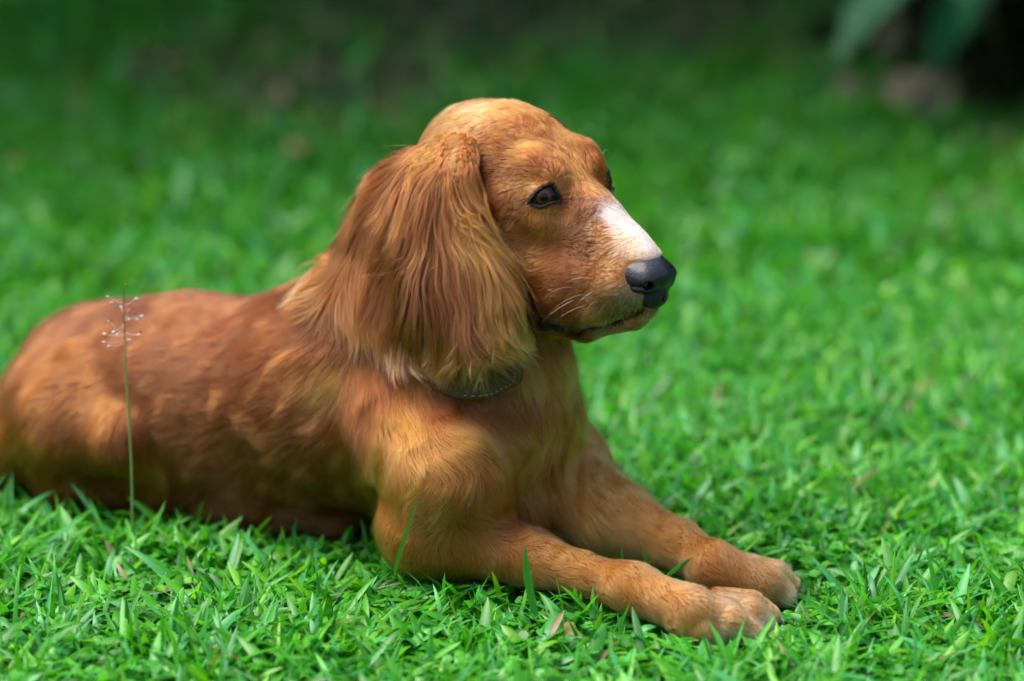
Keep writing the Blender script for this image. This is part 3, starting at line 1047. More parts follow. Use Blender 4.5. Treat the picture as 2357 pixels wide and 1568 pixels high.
locks('ear_locks', np.where(fear, 9.0e4, 0), 16 if 'q' in DEV else 24, (.0004, .0015), (.7, 1.08), .010, M_earhair)
lowband = fear & (fc[:, 2] < np.interp((fc - H.o) @ H.f, ZA, ZZ) + .075)
locks('ear_wisps', np.where(lowband, 2.2e4, 0), 14, (.0002, .0007), (.98, 1.3), .015, hair_mat('wisp_coat', .28, start=.5), (.58, .33, .115), .20)
backband = fear & (((fc - H.o) @ H.f) < (H(905, 700, 8.5) - H.o) @ H.f) & (fc[:, 2] < H(860, 560, 7)[2])
locks('ear_wisps', np.where(backband, 1.3e4, 0), 14, (.0002, .0007), (.75, 1.1), .014, hair_mat('wisp_coat', .28, start=.4), (.50, .27, .09), .25, bias=.55)
# loose single hairs standing off the ears
locks('ear_flyaways', np.where(fear, 1.2e4, 0), 2, (.0008, .003), (.6, 1.1), .022, M_earhair, None, .45)

# ---- eyes
M_eye, nt, bs = nodes_mat('eye')
tc = nt.nodes.new('ShaderNodeTexCoord')
ln = nt.nodes.new('ShaderNodeVectorMath')
ln.operation = 'LENGTH'
sep = nt.nodes.new('ShaderNodeSeparateXYZ')
cmb = nt.nodes.new('ShaderNodeCombineXYZ')
rp_ = nt.nodes.new('ShaderNodeValToRGB')
nt.links.new(tc.outputs['Object'], sep.inputs[0])
nt.links.new(sep.outputs['X'], cmb.inputs['X'])
nt.links.new(sep.outputs['Y'], cmb.inputs['Y'])
nt.links.new(cmb.outputs[0], ln.inputs[0])
mul = nt.nodes.new('ShaderNodeMath')
mul.operation = 'MULTIPLY'
mul.inputs[1].default_value = 100
nt.links.new(ln.outputs['Value'], mul.inputs[0])
nt.links.new(mul.outputs[0], rp_.inputs['Fac'])
el = rp_.color_ramp.elements
el[0].position = .28
el[0].color = (.002, .002, .002, 1)
el[1].position = .34
el[1].color = (.035, .011, .003, 1)
e2 = el.new(.52)
e2.color = (.060, .017, .003, 1)
e3 = el.new(.66)
e3.color = (.012, .005, .003, 1)
nt.links.new(rp_.outputs['Color'], bs.inputs['Base Color'])
bs.inputs['Roughness'].default_value = .04
bs.inputs['Coat Weight'].default_value = .12
bs.inputs['Specular IOR Level'].default_value = .12
bs.inputs['Coat Roughness'].default_value = .02
M_lid = simple_mat('lid', (.010, .006, .006), .6)
M_lid.node_tree.nodes['Principled BSDF'].inputs['Specular IOR Level'].default_value = .15


def uv_sphere(r, nu=40, nv=28):
    v, f = [], []
    for i in range(nv + 1):
        th = math.pi * i / nv
        for j in range(nu):
            ph = 2 * math.pi * j / nu
            v.append((r * math.sin(th) * math.cos(ph), r * math.sin(th) * math.sin(ph), r * math.cos(th)))
    for i in range(nv):
        for j in range(nu):
            f.append((i * nu + j, (i + 1) * nu + j, (i + 1) * nu + (j + 1) % nu, i * nu + (j + 1) % nu))
    return np.array(v), np.array(f)


def tube(path, rad, closed=False, nseg=8):
    P = np.array(path, float)
    N = len(P)
    rad = np.broadcast_to(rad, (N,))
    T = np.roll(P, -1, 0) - np.roll(P, 1, 0)
    if not closed:
        T[0] = P[1] - P[0]
        T[-1] = P[-1] - P[-2]
    T = unit(T)
    up = np.array([.3, -.5, .8])
    A = unit(np.cross(T, up))
    Bn = np.cross(T, A)
    v = []
    for j in range(nseg):
        a = 2 * math.pi * j / nseg
        v.append(P + rad[:, None] * (math.cos(a) * A + math.sin(a) * Bn))
    v = np.stack(v, 1).reshape(-1, 3)
    f = []
    for i in range(N if closed else N - 1):
        k = (i + 1) % N
        for j in range(nseg):
            l = (j + 1) % nseg
            f.append((i * nseg + j, i * nseg + l, k * nseg + l, k * nseg + j))
    return v, np.array(f)


for (c, s), g in zip(EYES, eye_dir):
    v, f = uv_sphere(ER)
    z = v[:, 2]
    v[:, 2] = np.where(z > ER * .86, z + (z - ER * .86) * .35, z)      # cornea bulge
    e = mesh_obj('eye', v, f, M_eye, None)
    gaze = unit(g - H.f * .12)
    e.rotation_euler = Vector(gaze).to_track_quat('Z', 'Y').to_euler()
    e.parent = dog
    e.location = Vector(c) - dog.location
    rp = rim_n if s > 0 else np.array([H.mir(p) for p in rim_n])
    # lids: a shell from the rim outwards over the ball
    n0 = len(rp)
    up_ = np.linspace(0, n0, 52, endpoint=False)
    loop = np.array([bez(np.concatenate([rp[-1:], rp, rp[:2]]), (t + 1) / (n0 + 2)) for t in up_])
    loop = c + unit(loop - c) * .0150
    rings = [c + unit(loop - c) * .0139]
    tr_ = np.linspace(.011, .030, 191)
    for q, ex in ((0, None), (.04, None), (.09, .0003), (.14, .0003), (.19, -.0004), (.24, -.002)):
        w = unit(loop - c)
        ax = unit(w - g * (w @ g)[:, None])
        ang = np.arccos(np.clip(w @ g, -1, 1)) + q
        dr = np.cos(ang)[:, None] * g + np.sin(ang)[:, None] * ax
        if ex is None:
            rr = np.full((len(loop), 1), .0149 + q * .018)
        else:
            fs = F.sample((c + dr[:, None] * tr_[None, :, None]).reshape(-1, 3)).reshape(len(loop), -1)
            rr = tr_[np.argmax(fs > 0, 1)][:, None]
            rr = (rr + np.roll(rr, 1, 0) + np.roll(rr, -1, 0)) / 3 + ex
        rings.append(c + rr * dr)
    V = np.concatenate(rings)
    m = len(loop)
    Fq = [(r * m + j, r * m + (j + 1) % m, (r + 1) * m + (j + 1) % m, (r + 1) * m + j) for r in range(len(rings) - 1) for j in range(m)]
    lid = mesh_obj('eyelid', V, np.array(Fq), M_lid, None)
    lid.parent = e
    bpy.context.view_layer.update()
    lid.matrix_parent_inverse = e.matrix_world.inverted()

# ---- nose (fine field of its own)
M_nose, nt, bs = nodes_mat('nose')
vor = nt.nodes.new('ShaderNodeTexVoronoi')
vor.inputs['Scale'].default_value = 750
tcn = nt.nodes.new('ShaderNodeTexCoord')
bmp = nt.nodes.new('ShaderNodeBump')
bmp.inputs['Strength'].default_value = .5
bmp.inputs['Distance'].default_value = .0011
nt.links.new(tcn.outputs['Object'], vor.inputs['Vector'])
nt.links.new(vor.outputs['Distance'], bmp.inputs['Height'])
nt.links.new(bmp.outputs['Normal'], bs.inputs['Normal'])
bs.inputs['Base Color'].default_value = (.006, .006, .007, 1)
bs.inputs['Specular IOR Level'].default_value = .22
bs.inputs['Roughness'].default_value = .38
bs.inputs['Coat Weight'].default_value = .35
bs.inputs['Coat Roughness'].default_value = .14
nv, nf = NFld.mesh()
nose_o = mesh_obj('nose', nv, nf, M_nose, dog)

# ---- claws
M_claw = simple_mat('claw', (.72, .62, .55), .35)
for a, b, c in TOES:
    d = unit(c - b)
    st = c + d * .0075 + np.array([0, 0, .0035])
    pth = [st, st + d * .003 + [0, 0, .0006], st + d * .0055 + [0, 0, -.0008], st + d * .0078 + [0, 0, -.003]]
    v, f = tube(pth, [.0022, .0021, .0015, .0003])
    mesh_obj('claw', v, f, M_claw, dog)


# ---- whiskers
WH = [((1362, 642), (1301, 652), -8), ((1318, 662), (1246, 694), -14), ((1347, 678), (1258, 728), -14), ((1324, 690), (1245, 744), -8),
      ((1366, 671), (1324, 708), -6), ((1375, 691), (1348, 718), -6), ((1347, 703), (1276, 740), -6), ((1396, 698), (1375, 730), -6),
      ((1419, 700), (1403, 730), -5), ((1400, 735), (1385, 765), -3), ((1430, 720), (1442, 752), 3), ((1392, 352), (1468, 348), -12),
      ((1268, 392), (1256, 396), -22), ((1318, 268), (1352, 232), 8), ((1325, 272), (1362, 246), 6), ((1312, 262), (1330, 240), 4)]
wp = []
for (a, b, bul) in WH:
    p0 = surf(*a, bvh)
    if p0 is None:
        print('whisker misses', a)
        continue
    p0 = p0[0]
    dep = (p0 - CAM) @ FW
    h1 = surf(*b, bvh)
    d1 = dep if h1 is None else min(dep, (h1[0] - CAM) @ FW - .006)
    p1 = CAM + ray(*b) * d1
    t = np.linspace(0, 1, 10)[:, None]
    mid = (p0 + p1) / 2 + UP * (-bul / 2850.0) * 1.6 - FW * .004
    wp.append((1 - t) ** 2 * p0 + 2 * t * (1 - t) * mid + t * t * p1)
wp = np.array(wp)
nw = len(wp)
wm = wp - 2 * ((wp - H.o) @ H.n)[..., None] * H.n
wp = np.concatenate([wp, wm])
wc = np.tile([[.85, .7, .5]], (len(wp), 1))
curves('whiskers', wp, np.full(len(wp), .00016), wc, wc, hair_mat('whisker'), dog, taper=.1)

# ---- collar: a suede strap round the neck with a stitched rounded end on the near side
M_suede, nt, bs = nodes_mat('suede')
nz = nt.nodes.new('ShaderNodeTexNoise')
nz.inputs['Scale'].default_value = 260
nz.inputs['Detail'].default_value = 6
cr_ = nt.nodes.new('ShaderNodeValToRGB')
cr_.color_ramp.elements[0].color = (.040, .025, .009, 1)
cr_.color_ramp.elements[1].color = (.12, .080, .034, 1)
nt.links.new(nz.outputs['Fac'], cr_.inputs['Fac'])
nt.links.new(cr_.outputs['Color'], bs.inputs['Base Color'])
bs.inputs['Roughness'].default_value = .95
bs.inputs['Specular IOR Level'].default_value = .1
c0 = B(1062, 832)
loops = []
phs = np.linspace(0, 2 * math.pi, 72, endpoint=False)
dirs = np.cos(phs)[:, None] * B.f + np.sin(phs)[:, None] * B.n
tt_ = np.linspace(.03, .14, 111)
for dz, up in ((-.006, -.009), (-.006, -.0065), (0, -.006), (.006, -.0065), (.006, -.009)):
    Cc = c0 + np.array([0, 0, dz])
    ring = []
    for d in dirs:
        q = Cc + tt_[:, None] * d
        f = F.sample(q)
        k = np.argmax(f > 0)
        ring.append(tt_[k] if f[k] > 0 else .09)
    ring = np.array(ring)
    ring = (ring + np.roll(ring, 1) + np.roll(ring, -1) + np.roll(ring, 2) + np.roll(ring, -2)) / 5
    loops.append(Cc + (ring + .001 + up)[:, None] * dirs)
V = np.concatenate(loops)
m = 72
Fq = [(r * m + j, r * m + (j + 1) % m, ((r + 1) % 5) * m + (j + 1) % m, ((r + 1) % 5) * m + j) for r in range(5) for j in range(m)]
collar = mesh_obj('collar', V, np.array(Fq), M_suede, dog)
# rounded strap end lying over the coat
outl = [(1020, 850), (1060, 838), (1110, 832), (1160, 834), (1190, 840), (1198, 855), (1197, 872), (1188, 885), (1165, 897), (1140, 910), (1110, 917), (1070, 917), (1035, 908), (1012, 890)]
no = len(outl)
cx_, cy_ = 1105, 876
hh = surf(cx_, cy_, bvh)
dep_c = (hh[0] - CAM) @ FW


def padpt(u, v, lift):
    h = surf(u, v, bvh)
    d = (h[0] - CAM) @ FW
    return CAM + ray(u, v) * (d * .5 + dep_c * .5 - lift)


V = []
rows = [(.0, .0165), (.35, .0165), (.7, .016), (.96, .015), (1.06, .013), (1.06, .008), (.9, .003)]
ol = np.array([bez(np.array([outl[-1]] + outl + outl[:2]), (t + 1) / (no + 2)) for t in np.linspace(0, no, 56, endpoint=False)])
for q, lf in rows:
    for (u, v) in ol:
        V.append(padpt(cx_ + (u - cx_) * q, cy_ + (v - cy_) * q, lf))
V = np.array(V)
m = 56
Fq = [(r * m + j, r * m + (j + 1) % m, (r + 1) * m + (j + 1) % m, (r + 1) * m + j) for r in range(len(rows) - 1) for j in range(m)]
pad = mesh_obj('strap_end', V, np.array(Fq), M_suede, None)
pad.parent = collar
bpy.context.view_layer.update()
pad.matrix_parent_inverse = collar.matrix_world.inverted()
M_thread = simple_mat('thread', (.22, .18, .12), .8)
sv, sf = [], []
nn = 0
ks = [j for j in range(12, 46, 2)]
for j in ks:
    a, b = ol[j], ol[(j + 1) % m]
    P = [padpt(cx_ + (q[0] - cx_) * .86, cy_ + (q[1] - cy_) * .86, 0.0168) for q in (a, a * .5 + b * .5, a * .1 + b * .9)]
    v, f = tube(P, .0005, nseg=6)
    sv.append(v)
    sf.append(f + nn)
    nn += len(v)
st = mesh_obj('stitching', np.concatenate(sv), np.concatenate(sf), M_thread, None)
st.parent = collar
st.matrix_parent_inverse = collar.matrix_world.inverted()

# ------------------------------------------------------------------ the lawn
def ground_mat():
    m, nt, b = nodes_mat('soil')
    tc = nt.nodes.new('ShaderNodeTexCoord')
    n1 = nt.nodes.new('ShaderNodeTexNoise')
    n1.inputs['Scale'].default_value = 1.3
    n1.inputs['Detail'].default_value = 5
    n2 = nt.nodes.new('ShaderNodeTexNoise')
    n2.inputs['Scale'].default_value = 90
    n2.inputs['Detail'].default_value = 6
    r1 = nt.nodes.new('ShaderNodeValToRGB')
    r1.color_ramp.elements[0].position = .35
    r1.color_ramp.elements[0].color = (.030, .075, .012, 1)
    r1.color_ramp.elements[1].position = .7
    r1.color_ramp.elements[1].color = (.07, .055, .03, 1)
    r2 = nt.nodes.new('ShaderNodeValToRGB')
    r2.color_ramp.elements[0].color = (.45, .45, .45, 1)
    r2.color_ramp.elements[1].color = (1.3, 1.3, 1.3, 1)
    mx = nt.nodes.new('ShaderNodeMix')
    mx.data_type = 'RGBA'
    mx.blend_type = 'MULTIPLY'
    mx.inputs['Factor'].default_value = 1
    for n in (n1, n2):
        nt.links.new(tc.outputs['Object'], n.inputs['Vector'])
    nt.links.new(n1.outputs['Fac'], r1.inputs['Fac'])
    nt.links.new(n2.outputs['Fac'], r2.inputs['Fac'])
    nt.links.new(r1.outputs['Color'], mx.inputs['A'])
    nt.links.new(r2.outputs['Color'], mx.inputs['B'])
    nt.links.new(mx.outputs['Result'], b.inputs['Base Color'])
    b.inputs['Roughness'].default_value = .95
    return m


gv = np.array([(-80, -60, 0), (80, -60, 0), (80, 100, 0), (-80, 100, 0)], float)
gr = mesh_obj('ground', gv, np.array([(0, 1, 2, 3)]), ground_mat())
gr['kind'] = 'structure'


def leaf_mat(name, attr='tint', rough=.42, trans=.35, spec=.5):
    m = bpy.data.materials.new(name)
    m.use_nodes = True
    nt = m.node_tree
    b = nt.nodes['Principled BSDF']
    out = nt.nodes['Material Output']
    a = nt.nodes.new('ShaderNodeAttribute')
    a.attribute_name = attr
    tr = nt.nodes.new('ShaderNodeBsdfTranslucent')
    mx = nt.nodes.new('ShaderNodeMixShader')
    mx.inputs['Fac'].default_value = trans
    br = nt.nodes.new('ShaderNodeMix')
    br.data_type = 'RGBA'
    br.blend_type = 'MULTIPLY'
    br.inputs['Factor'].default_value = 1
    br.inputs['B'].default_value = (1.1, 1.15, .5, 1)
    nt.links.new(a.outputs['Color'], b.inputs['Base Color'])
    nt.links.new(a.outputs['Color'], br.inputs['A'])
    nt.links.new(br.outputs['Result'], tr.inputs['Color'])
    nt.links.new(b.outputs['BSDF'], mx.inputs[1])
    nt.links.new(tr.outputs['BSDF'], mx.inputs[2])
    nt.links.new(mx.outputs['Shader'], out.inputs['Surface'])
    b.inputs['Roughness'].default_value = rough
    b.inputs['Specular IOR Level'].default_value = spec
    return m


M_grass = leaf_mat('grass_blade', rough=.38, trans=.45, spec=.55)


def patches(x, y):
    "bare, littered spots in the lawn"
    g = 0
    for px, py, r, a in ((-.25, 1.75, .22, .85), (-.12, 2.35, .3, .8), (-.52, 1.9, .14, .6), (.33, 2.3, .25, .6), (.1, 2.7, .5, .6), (.75, 1.35, .2, .5)):
        g = g + a * np.exp(-(((x - px) / r) ** 2 + ((y - py) / (r * 1.3)) ** 2))
    return np.clip(g, 0, .93)


def blades(n, x0, x1, y0, y1, Lr, Wr, K, across, near):
    x = rng.uniform(x0, x1, n)
    y = rng.uniform(y0, y1, n)
    P2 = np.stack([x, y, x * 0], 1)
    keep = rng.random(n) > patches(x, y)
    keep &= rng.random(n) < .72 + .28 * wob(P2, .12)
    x, y = x[keep], y[keep]
    n = len(x)
    P2 = np.stack([x, y, x * 0], 1)
    L = rng.uniform(*Lr, n) * (1 + .25 * wob(P2, .3))
    kind = rng.random(n)
    W = rng.uniform(*Wr, n)
    W = np.where(kind < .30, W * .5, W)
    tall = rng.random(n) < .02
    L = np.where(tall, L * 1.35, L)
    if near:
        tp = np.array([q for t_ in TOES for q in t_])[:, :2]
        dd = np.full(n, 9.0)
        for q in tp:
            dd = np.minimum(dd, np.hypot(x - q[0], y - q[1]))
        L = L * np.clip(.35 + (dd - .01) / .05 * .65, .4, 1)
    tilt = np.where(kind < .30, rng.uniform(.15, .8, n), rng.uniform(.7, 1.5, n))
    bend = rng.uniform(-.1, 1.1, n)
    az = rng.uniform(0, 2 * math.pi, n)
    roll = rng.normal(0, .5, n)
    h = np.stack([np.cos(az), np.sin(az), az * 0], 1)
    z = np.array([0, 0, 1.0])
    p = np.stack([x, y, np.where(kind < .45, 0.0, rng.uniform(0, .012, n))], 1)
    ts = np.linspace(0, 1, K)
    cen, tan = [], []
    for k in range(K):
        th = np.clip(tilt + bend * ts[k] ** 1.5, 0, 2.0)
        d = np.sin(th)[:, None] * h + np.cos(th)[:, None] * z
        if k:
            p = p + d * (L / (K - 1))[:, None]
        cen.append(p)
        tan.append(d)
    cen, tan = np.stack(cen, 1), np.stack(tan, 1)
    cen[..., 2] = np.maximum(cen[..., 2], .002)
    if near:
        q = cen.reshape(-1, 3)
        phi = F.sample(q).reshape(n, K)
        inb = ((q > F.lo) & (q < F.lo + F.h * (F.n - 1))).all(1).reshape(n, K)
        bad = ((phi < .0015) & inb).any(1)
        rt = cen[:, 0] + [0, 0, .012]
        bad |= (F.sample(rt) < .004)
        g = ~bad
        cen, tan, h, roll, W, kind, x, y, az = cen[g], tan[g], h[g], roll[g], W[g], kind[g], x[g], y[g], az[g]
        n = len(x)
    side0 = np.stack([-np.sin(az), np.cos(az), az * 0], 1)
    prof = np.interp(ts, [0, .15, .5, .8, 1], [.55, .9, 1.0, .62, .04])
    verts = []
    for k in range(K):
        nrm_ = np.cross(side0, tan[:, k])
        rr = roll * (.4 + .6 * ts[k])
        sd = side0 * np.cos(rr)[:, None] + nrm_ * np.sin(rr)[:, None]
        nn_ = np.cross(sd, tan[:, k])
        w = (W * prof[k] / 2)[:, None]
        c = cen[:, k]
        if across == 3:
            verts += [c - sd * w, c - nn_ * w * .35, c + sd * w]
        else:
            verts += [c - sd * w, c + sd * w]
    V = np.stack(verts, 1)
    A = across
    fq = []
    for k in range(K - 1):
        for j in range(A - 1):
            fq.append((k * A + j, k * A + j + 1, (k + 1) * A + j + 1, (k + 1) * A + j))
    fq = np.array(fq)
    nv_ = V.shape[1]
    Fq = (fq[None] + (np.arange(n) * nv_)[:, None, None]).reshape(-1, 4)
    # blade colours: real differences between blades, one bluer to stand in for cyan sheen
    base = np.array([[.052, .310, .012], [.080, .385, .016], [.070, .380, .085], [.145, .440, .012], [.028, .200, .012]])
    ci = rng.choice(5, n, p=[.3, .27, .2, .1, .13])
    cc = base[ci] * rng.uniform(.75, 1.25, (n, 1))
    dry = rng.random(n) < .010 + .35 * patches(x, y)
    cc[dry] = np.array([.28, .23, .09]) * rng.uniform(.6, 1.2, (dry.sum(), 1))
    C = np.repeat(cc, nv_, 0)
    return V.reshape(-1, 3), Fq, C


def merge(parts):
    vs_, fs_, cs_ = [], [], []
    o = 0
    for v, f, c in parts:
        vs_.append(v)
        fs_.append(f + o)
        cs_.append(c)
        o += len(v)
    return np.concatenate(vs_), np.concatenate(fs_), np.concatenate(cs_)


def tinted(name, parts, mat, parent=None):
    v, f, c = merge(parts)
    o = mesh_obj(name, v, f, mat, parent)
    a = o.data.attributes.new('tint', 'FLOAT_COLOR', 'POINT')
    a.data.foreach_set('color', np.concatenate([c, np.ones((len(c), 1))], 1).astype(np.float32).ravel())
    return o


gf = .5 if 'q' in DEV else 1.0
parts = [
    blades(int(90000 * gf), -.85, .85, -.55, .75, (.022, .055), (.0045, .0110), 6, 3, True),
    blades(int(100000 * gf), -1.3, 1.5, .75, 2.8, (.028, .065), (.008, .015), 4, 2, False),
    blades(int(60000 * gf), -4, 4, 2.8, 7.0, (.04, .08), (.010, .018), 4, 2, False),
    blades(int(25000 * gf), -2.6, -.85, -1.0, .75, (.03, .06), (.006, .010), 4, 2, False),
    blades(int(25000 * gf), .85, 2.6, -1.0, .75, (.03, .06), (.006, .010), 4, 2, False),
    blades(int(12000 * gf), -.85, .85, -1.2, -.55, (.03, .05), (.006, .009), 4, 2, False),
]
grass = tinted('grass', parts, M_grass)
grass['kind'] = 'stuff'
grass['label'] = 'short broad bladed green lawn grass covering the ground'
grass['category'] = 'grass'


def clover(n, x0, x1, y0, y1, r0, r1):
    x = rng.uniform(x0, x1, n)
    y = rng.uniform(y0, y1, n)
    P2 = np.stack([x, y, x * 0], 1)
    k = (wob(P2, .35, 1) > -.1) & (F.sample(P2 + [0, 0, .015]) > .008)
    x, y = x[k], y[k]
    n = len(x)
    V, Fq, C = [], [], []
    o = 0
    m = 7
    ang = np.linspace(0, 2 * math.pi, m, endpoint=False)
    z = rng.uniform(.008, .024, n)
    out_v = np.empty((n, 3, m + 1, 3))
    for l in range(3):
        r = rng.uniform(r0, r1, n)
        a0 = rng.uniform(0, 6.28, n) if l == 0 else a0 + 2.09
        cx = x + np.cos(a0) * r * .95
        cyy = y + np.sin(a0) * r * .95
        sx, sy = rng.normal(0, .25, n), rng.normal(0, .25, n)
        out_v[:, l, 0] = np.stack([cx, cyy, z - r * .12], 1)
        for j in range(m):
            rr = r * (1 - .18 * (j == 0))
            dx, dy = np.cos(ang[j] + a0) * rr, np.sin(ang[j] + a0) * rr
            out_v[:, l, j + 1] = np.stack([cx + dx, cyy + dy, z + dx * sx + dy * sy], 1)
    fq = []
    for j in range(m):
        fq.append((0, 1 + j, 1 + (j + 1) % m, 1 + (j + 1) % m))
    fq = np.array(fq)[:, :3]
    Vv = out_v.reshape(-1, 3)
    Fq = (fq[None] + (np.arange(n * 3) * (m + 1))[:, None, None]).reshape(-1, 3)
    cc = np.array([[.06, .32, .03]]) * rng.uniform(.7, 1.4, (n, 1)) + rng.uniform(0, .02, (n, 1)) * [[1, .6, 0]]
    return Vv, Fq, np.repeat(cc, 3 * (m + 1), 0)


cl = tinted('clover', [clover(int(9000 * gf), -.8, .8, -.5, .8, .0028, .0052)], M_grass)
cl['kind'] = 'stuff'
cl['label'] = 'small round clover leaves growing low between the grass blades'
cl['category'] = 'clover'


# ------------------------------------------------------------------ planting behind
M_leaf = leaf_mat('foliage', rough=.5, trans=.25)
M_bark, nt, bs = nodes_mat('bark')
nz = nt.nodes.new('ShaderNodeTexNoise')
nz.inputs['Scale'].default_value = 14
nz.inputs['Detail'].default_value = 8
tcb = nt.nodes.new('ShaderNodeTexCoord')
mpb = nt.nodes.new('ShaderNodeMapping')
mpb.inputs['Scale'].default_value = (1, 1, .2)
crb = nt.nodes.new('ShaderNodeValToRGB')
crb.color_ramp.elements[0].position = .3
crb.color_ramp.elements[0].color = (.06, .04, .025, 1)
crb.color_ramp.elements[1].color = (.32, .24, .15, 1)
bmb = nt.nodes.new('ShaderNodeBump')
bmb.inputs['Distance'].default_value = .02
nt.links.new(tcb.outputs['Object'], mpb.inputs['Vector'])
nt.links.new(mpb.outputs['Vector'], nz.inputs['Vector'])
nt.links.new(nz.outputs['Fac'], crb.inputs['Fac'])
nt.links.new(crb.outputs['Color'], bs.inputs['Base Color'])
nt.links.new(nz.outputs['Fac'], bmb.inputs['Height'])
nt.links.new(bmb.outputs['Normal'], bs.inputs['Normal'])
bs.inputs['Roughness'].default_value = .9


def leaf_cloud(blobs, n, size, colour, shell=.5):
    "blobs: (centre, radii); leaves spread through their volume"
    vol = np.array([np.prod(b[1]) for b in blobs]) ** (2 / 3)
    k = rng.choice(len(blobs), n, p=vol / vol.sum())
    c = np.array([b[0] for b in blobs])[k]
    r = np.array([b[1] for b in blobs])[k]
    d = unit(rng.normal(size=(n, 3)))
    rad = (shell + (1 - shell) * rng.random((n, 1))) * (1 + .12 * rng.normal(size=(n, 1)))
    p = c + d * r * rad
    p = p[p[:, 2] > .02]
    n = len(p)
    a = unit(rng.normal(size=(n, 3)) + [0, 0, -.3])
    b = unit(np.cross(a, rng.normal(size=(n, 3))))
    L = size * rng.uniform(.6, 1.3, (n, 1))
    W = L * rng.uniform(.3, .5, (n, 1))
    V = np.stack([p, p + a * L * .5 + b * W * .5, p + a * L, p + a * L * .5 - b * W * .5], 1).reshape(-1, 3)
    f = np.arange(n * 4).reshape(-1, 4)
    cc = np.array([colour]) * rng.uniform(.6, 1.4, (n, 1)) + rng.uniform(0, .02, (n, 1)) * [[1, .5, 0]]
    return V, f, np.repeat(cc, 4, 0)


def child_of(o, par):
    o.parent = par
    o.matrix_parent_inverse = Matrix.Translation(-par.location)
    return o


def root_empty(name, loc, label, cat, group=None):
    e = bpy.data.objects.new(name, None)
    col.objects.link(e)
    e.location = loc
    e['label'] = label
    e['category'] = cat
    if group:
        e['group'] = group
    return e


def limbs(paths):
    V, Fc = [], []
    n = 0
    for pts_, rads in paths:
        t = np.linspace(0, 1, 14)
        line = np.array([bez(np.array(pts_, float), x) for x in t])
        rr = np.interp(t, np.linspace(0, 1, len(rads)), rads) * (1 + .06 * np.sin(t * 23))
        v, f = tube(line, rr, nseg=14)
        V.append(v)
        Fc.append(f + n)
        n += len(v)
    return np.concatenate(V), np.concatenate(Fc)


# big tree out of view, its low canopy shaped to shade the back lawn
tr = root_empty('shade_tree', (1.75, 3.3, 0), 'spreading tree, its unseen canopy shaped to shade the far lawn, its pale brown trunk behind the stones and the broad leaved plant', 'tree')
v, f = limbs([([(1.75, 3.3, -.05), (1.7, 3.32, .8), (1.6, 3.5, 1.6), (1.2, 3.8, 2.4)], (.24, .17, .14, .09)),
              ([(1.6, 3.5, 1.4), (.6, 3.6, 1.9), (-.8, 3.8, 2.3)], (.11, .08, .04)),
              ([(1.65, 3.4, 1.3), (2.6, 3.6, 1.8), (3.6, 4.2, 2.3)], (.11, .08, .04)),
              ([(1.5, 3.6, 1.7), (1.3, 4.8, 2.1), (1.0, 6.0, 2.4)], (.1, .07, .04))])
mesh_obj('trunk', v, f, M_bark, tr)
bl = []
for i in range(60):
    bl.append(((rng.uniform(-4.5, 4.5), rng.uniform(1.8, 5.5), rng.uniform(1.4, 2.3)), (rng.uniform(.7, 1.2), rng.uniform(.7, 1.2), rng.uniform(.3, .5))))
o = tinted('shade_canopy', [leaf_cloud(bl, 100000, .15, (.03, .08, .02), .1)], M_leaf, tr)

# dense shrub at the right edge, its deep shade put into near black leaves
sh = root_empty('dense_shrub', (1.35, 2.2, 0), 'dense shrub, deep shade put into its black leaf colour, filling the top right corner beyond the lawn', 'shrub')
bl = [((.72, 1.80, .20), (.22, .32, .36)), ((.84, 1.55, .10), (.14, .16, .16)), ((.98, 1.90, .32), (.36, .38, .42)), ((1.25, 2.1, .6), (.6, .6, .7)), ((1.0, 2.6, .7), (.6, .6, .8)), ((1.9, 2.5, .8), (.7, .7, .9)),
      ((.86, 1.75, .60), (.28, .3, .25))]
tinted('foliage', [leaf_cloud(bl, 60000, .08, (.004, .011, .004), .1)], leaf_mat('shade_foliage', rough=.7, trans=.1, spec=.2), sh)
v, f = limbs([([(1.5, 2.4, -.02), (1.5, 2.4, .5), (1.3, 2.3, .9)], (.06, .045, .02)), ([(1.5, 2.4, .2), (1.9, 2.5, .7), (2.1, 2.6, 1.1)], (.05, .035, .02))])
mesh_obj('stem', v, f, M_bark, sh)

hg = root_empty('added_hedge', (0, 4.2, 0), 'tall green leaf belt added out of view round the lawn to cut low sky light', 'added_hedge')  # unseen leaf belt, added to dim the sky light near the horizon
bl = [((x_, 4.3 + .15 * math.sin(x_ * 3), .75 + .1 * math.sin(x_ * 5)), (.5, .45, .9)) for x_ in np.arange(-6, 6.1, .55)]
for t_ in np.arange(0, 11, .7):
    bl += [((-6.5, 4.2 - t_, 1.3), (.5, .6, 1.5)), ((6.5, 4.2 - t_, 1.3), (.5, .6, 1.5))]
for x_ in np.arange(-6.3, 6.4, .7):
    bl += [((x_, -6.8, 1.3), (.6, .5, 1.5))]
tinted('foliage', [leaf_cloud(bl, 110000, .13, (.03, .08, .02), .4)], M_leaf, hg)

# pale stones at its foot
M_stone, nt, bs = nodes_mat('stone')
nz = nt.nodes.new('ShaderNodeTexNoise')
nz.inputs['Scale'].default_value = 9
nz.inputs['Detail'].default_value = 8
crb = nt.nodes.new('ShaderNodeValToRGB')
crb.color_ramp.elements[0].position = .3
crb.color_ramp.elements[0].color = (.08, .065, .035, 1)
crb.color_ramp.elements[1].position = .75
crb.color_ramp.elements[1].color = (.22, .18, .10, 1)
nt.links.new(nz.outputs['Fac'], crb.inputs['Fac'])
nt.links.new(crb.outputs['Color'], bs.inputs['Base Color'])
bs.inputs['Roughness'].default_value = .9


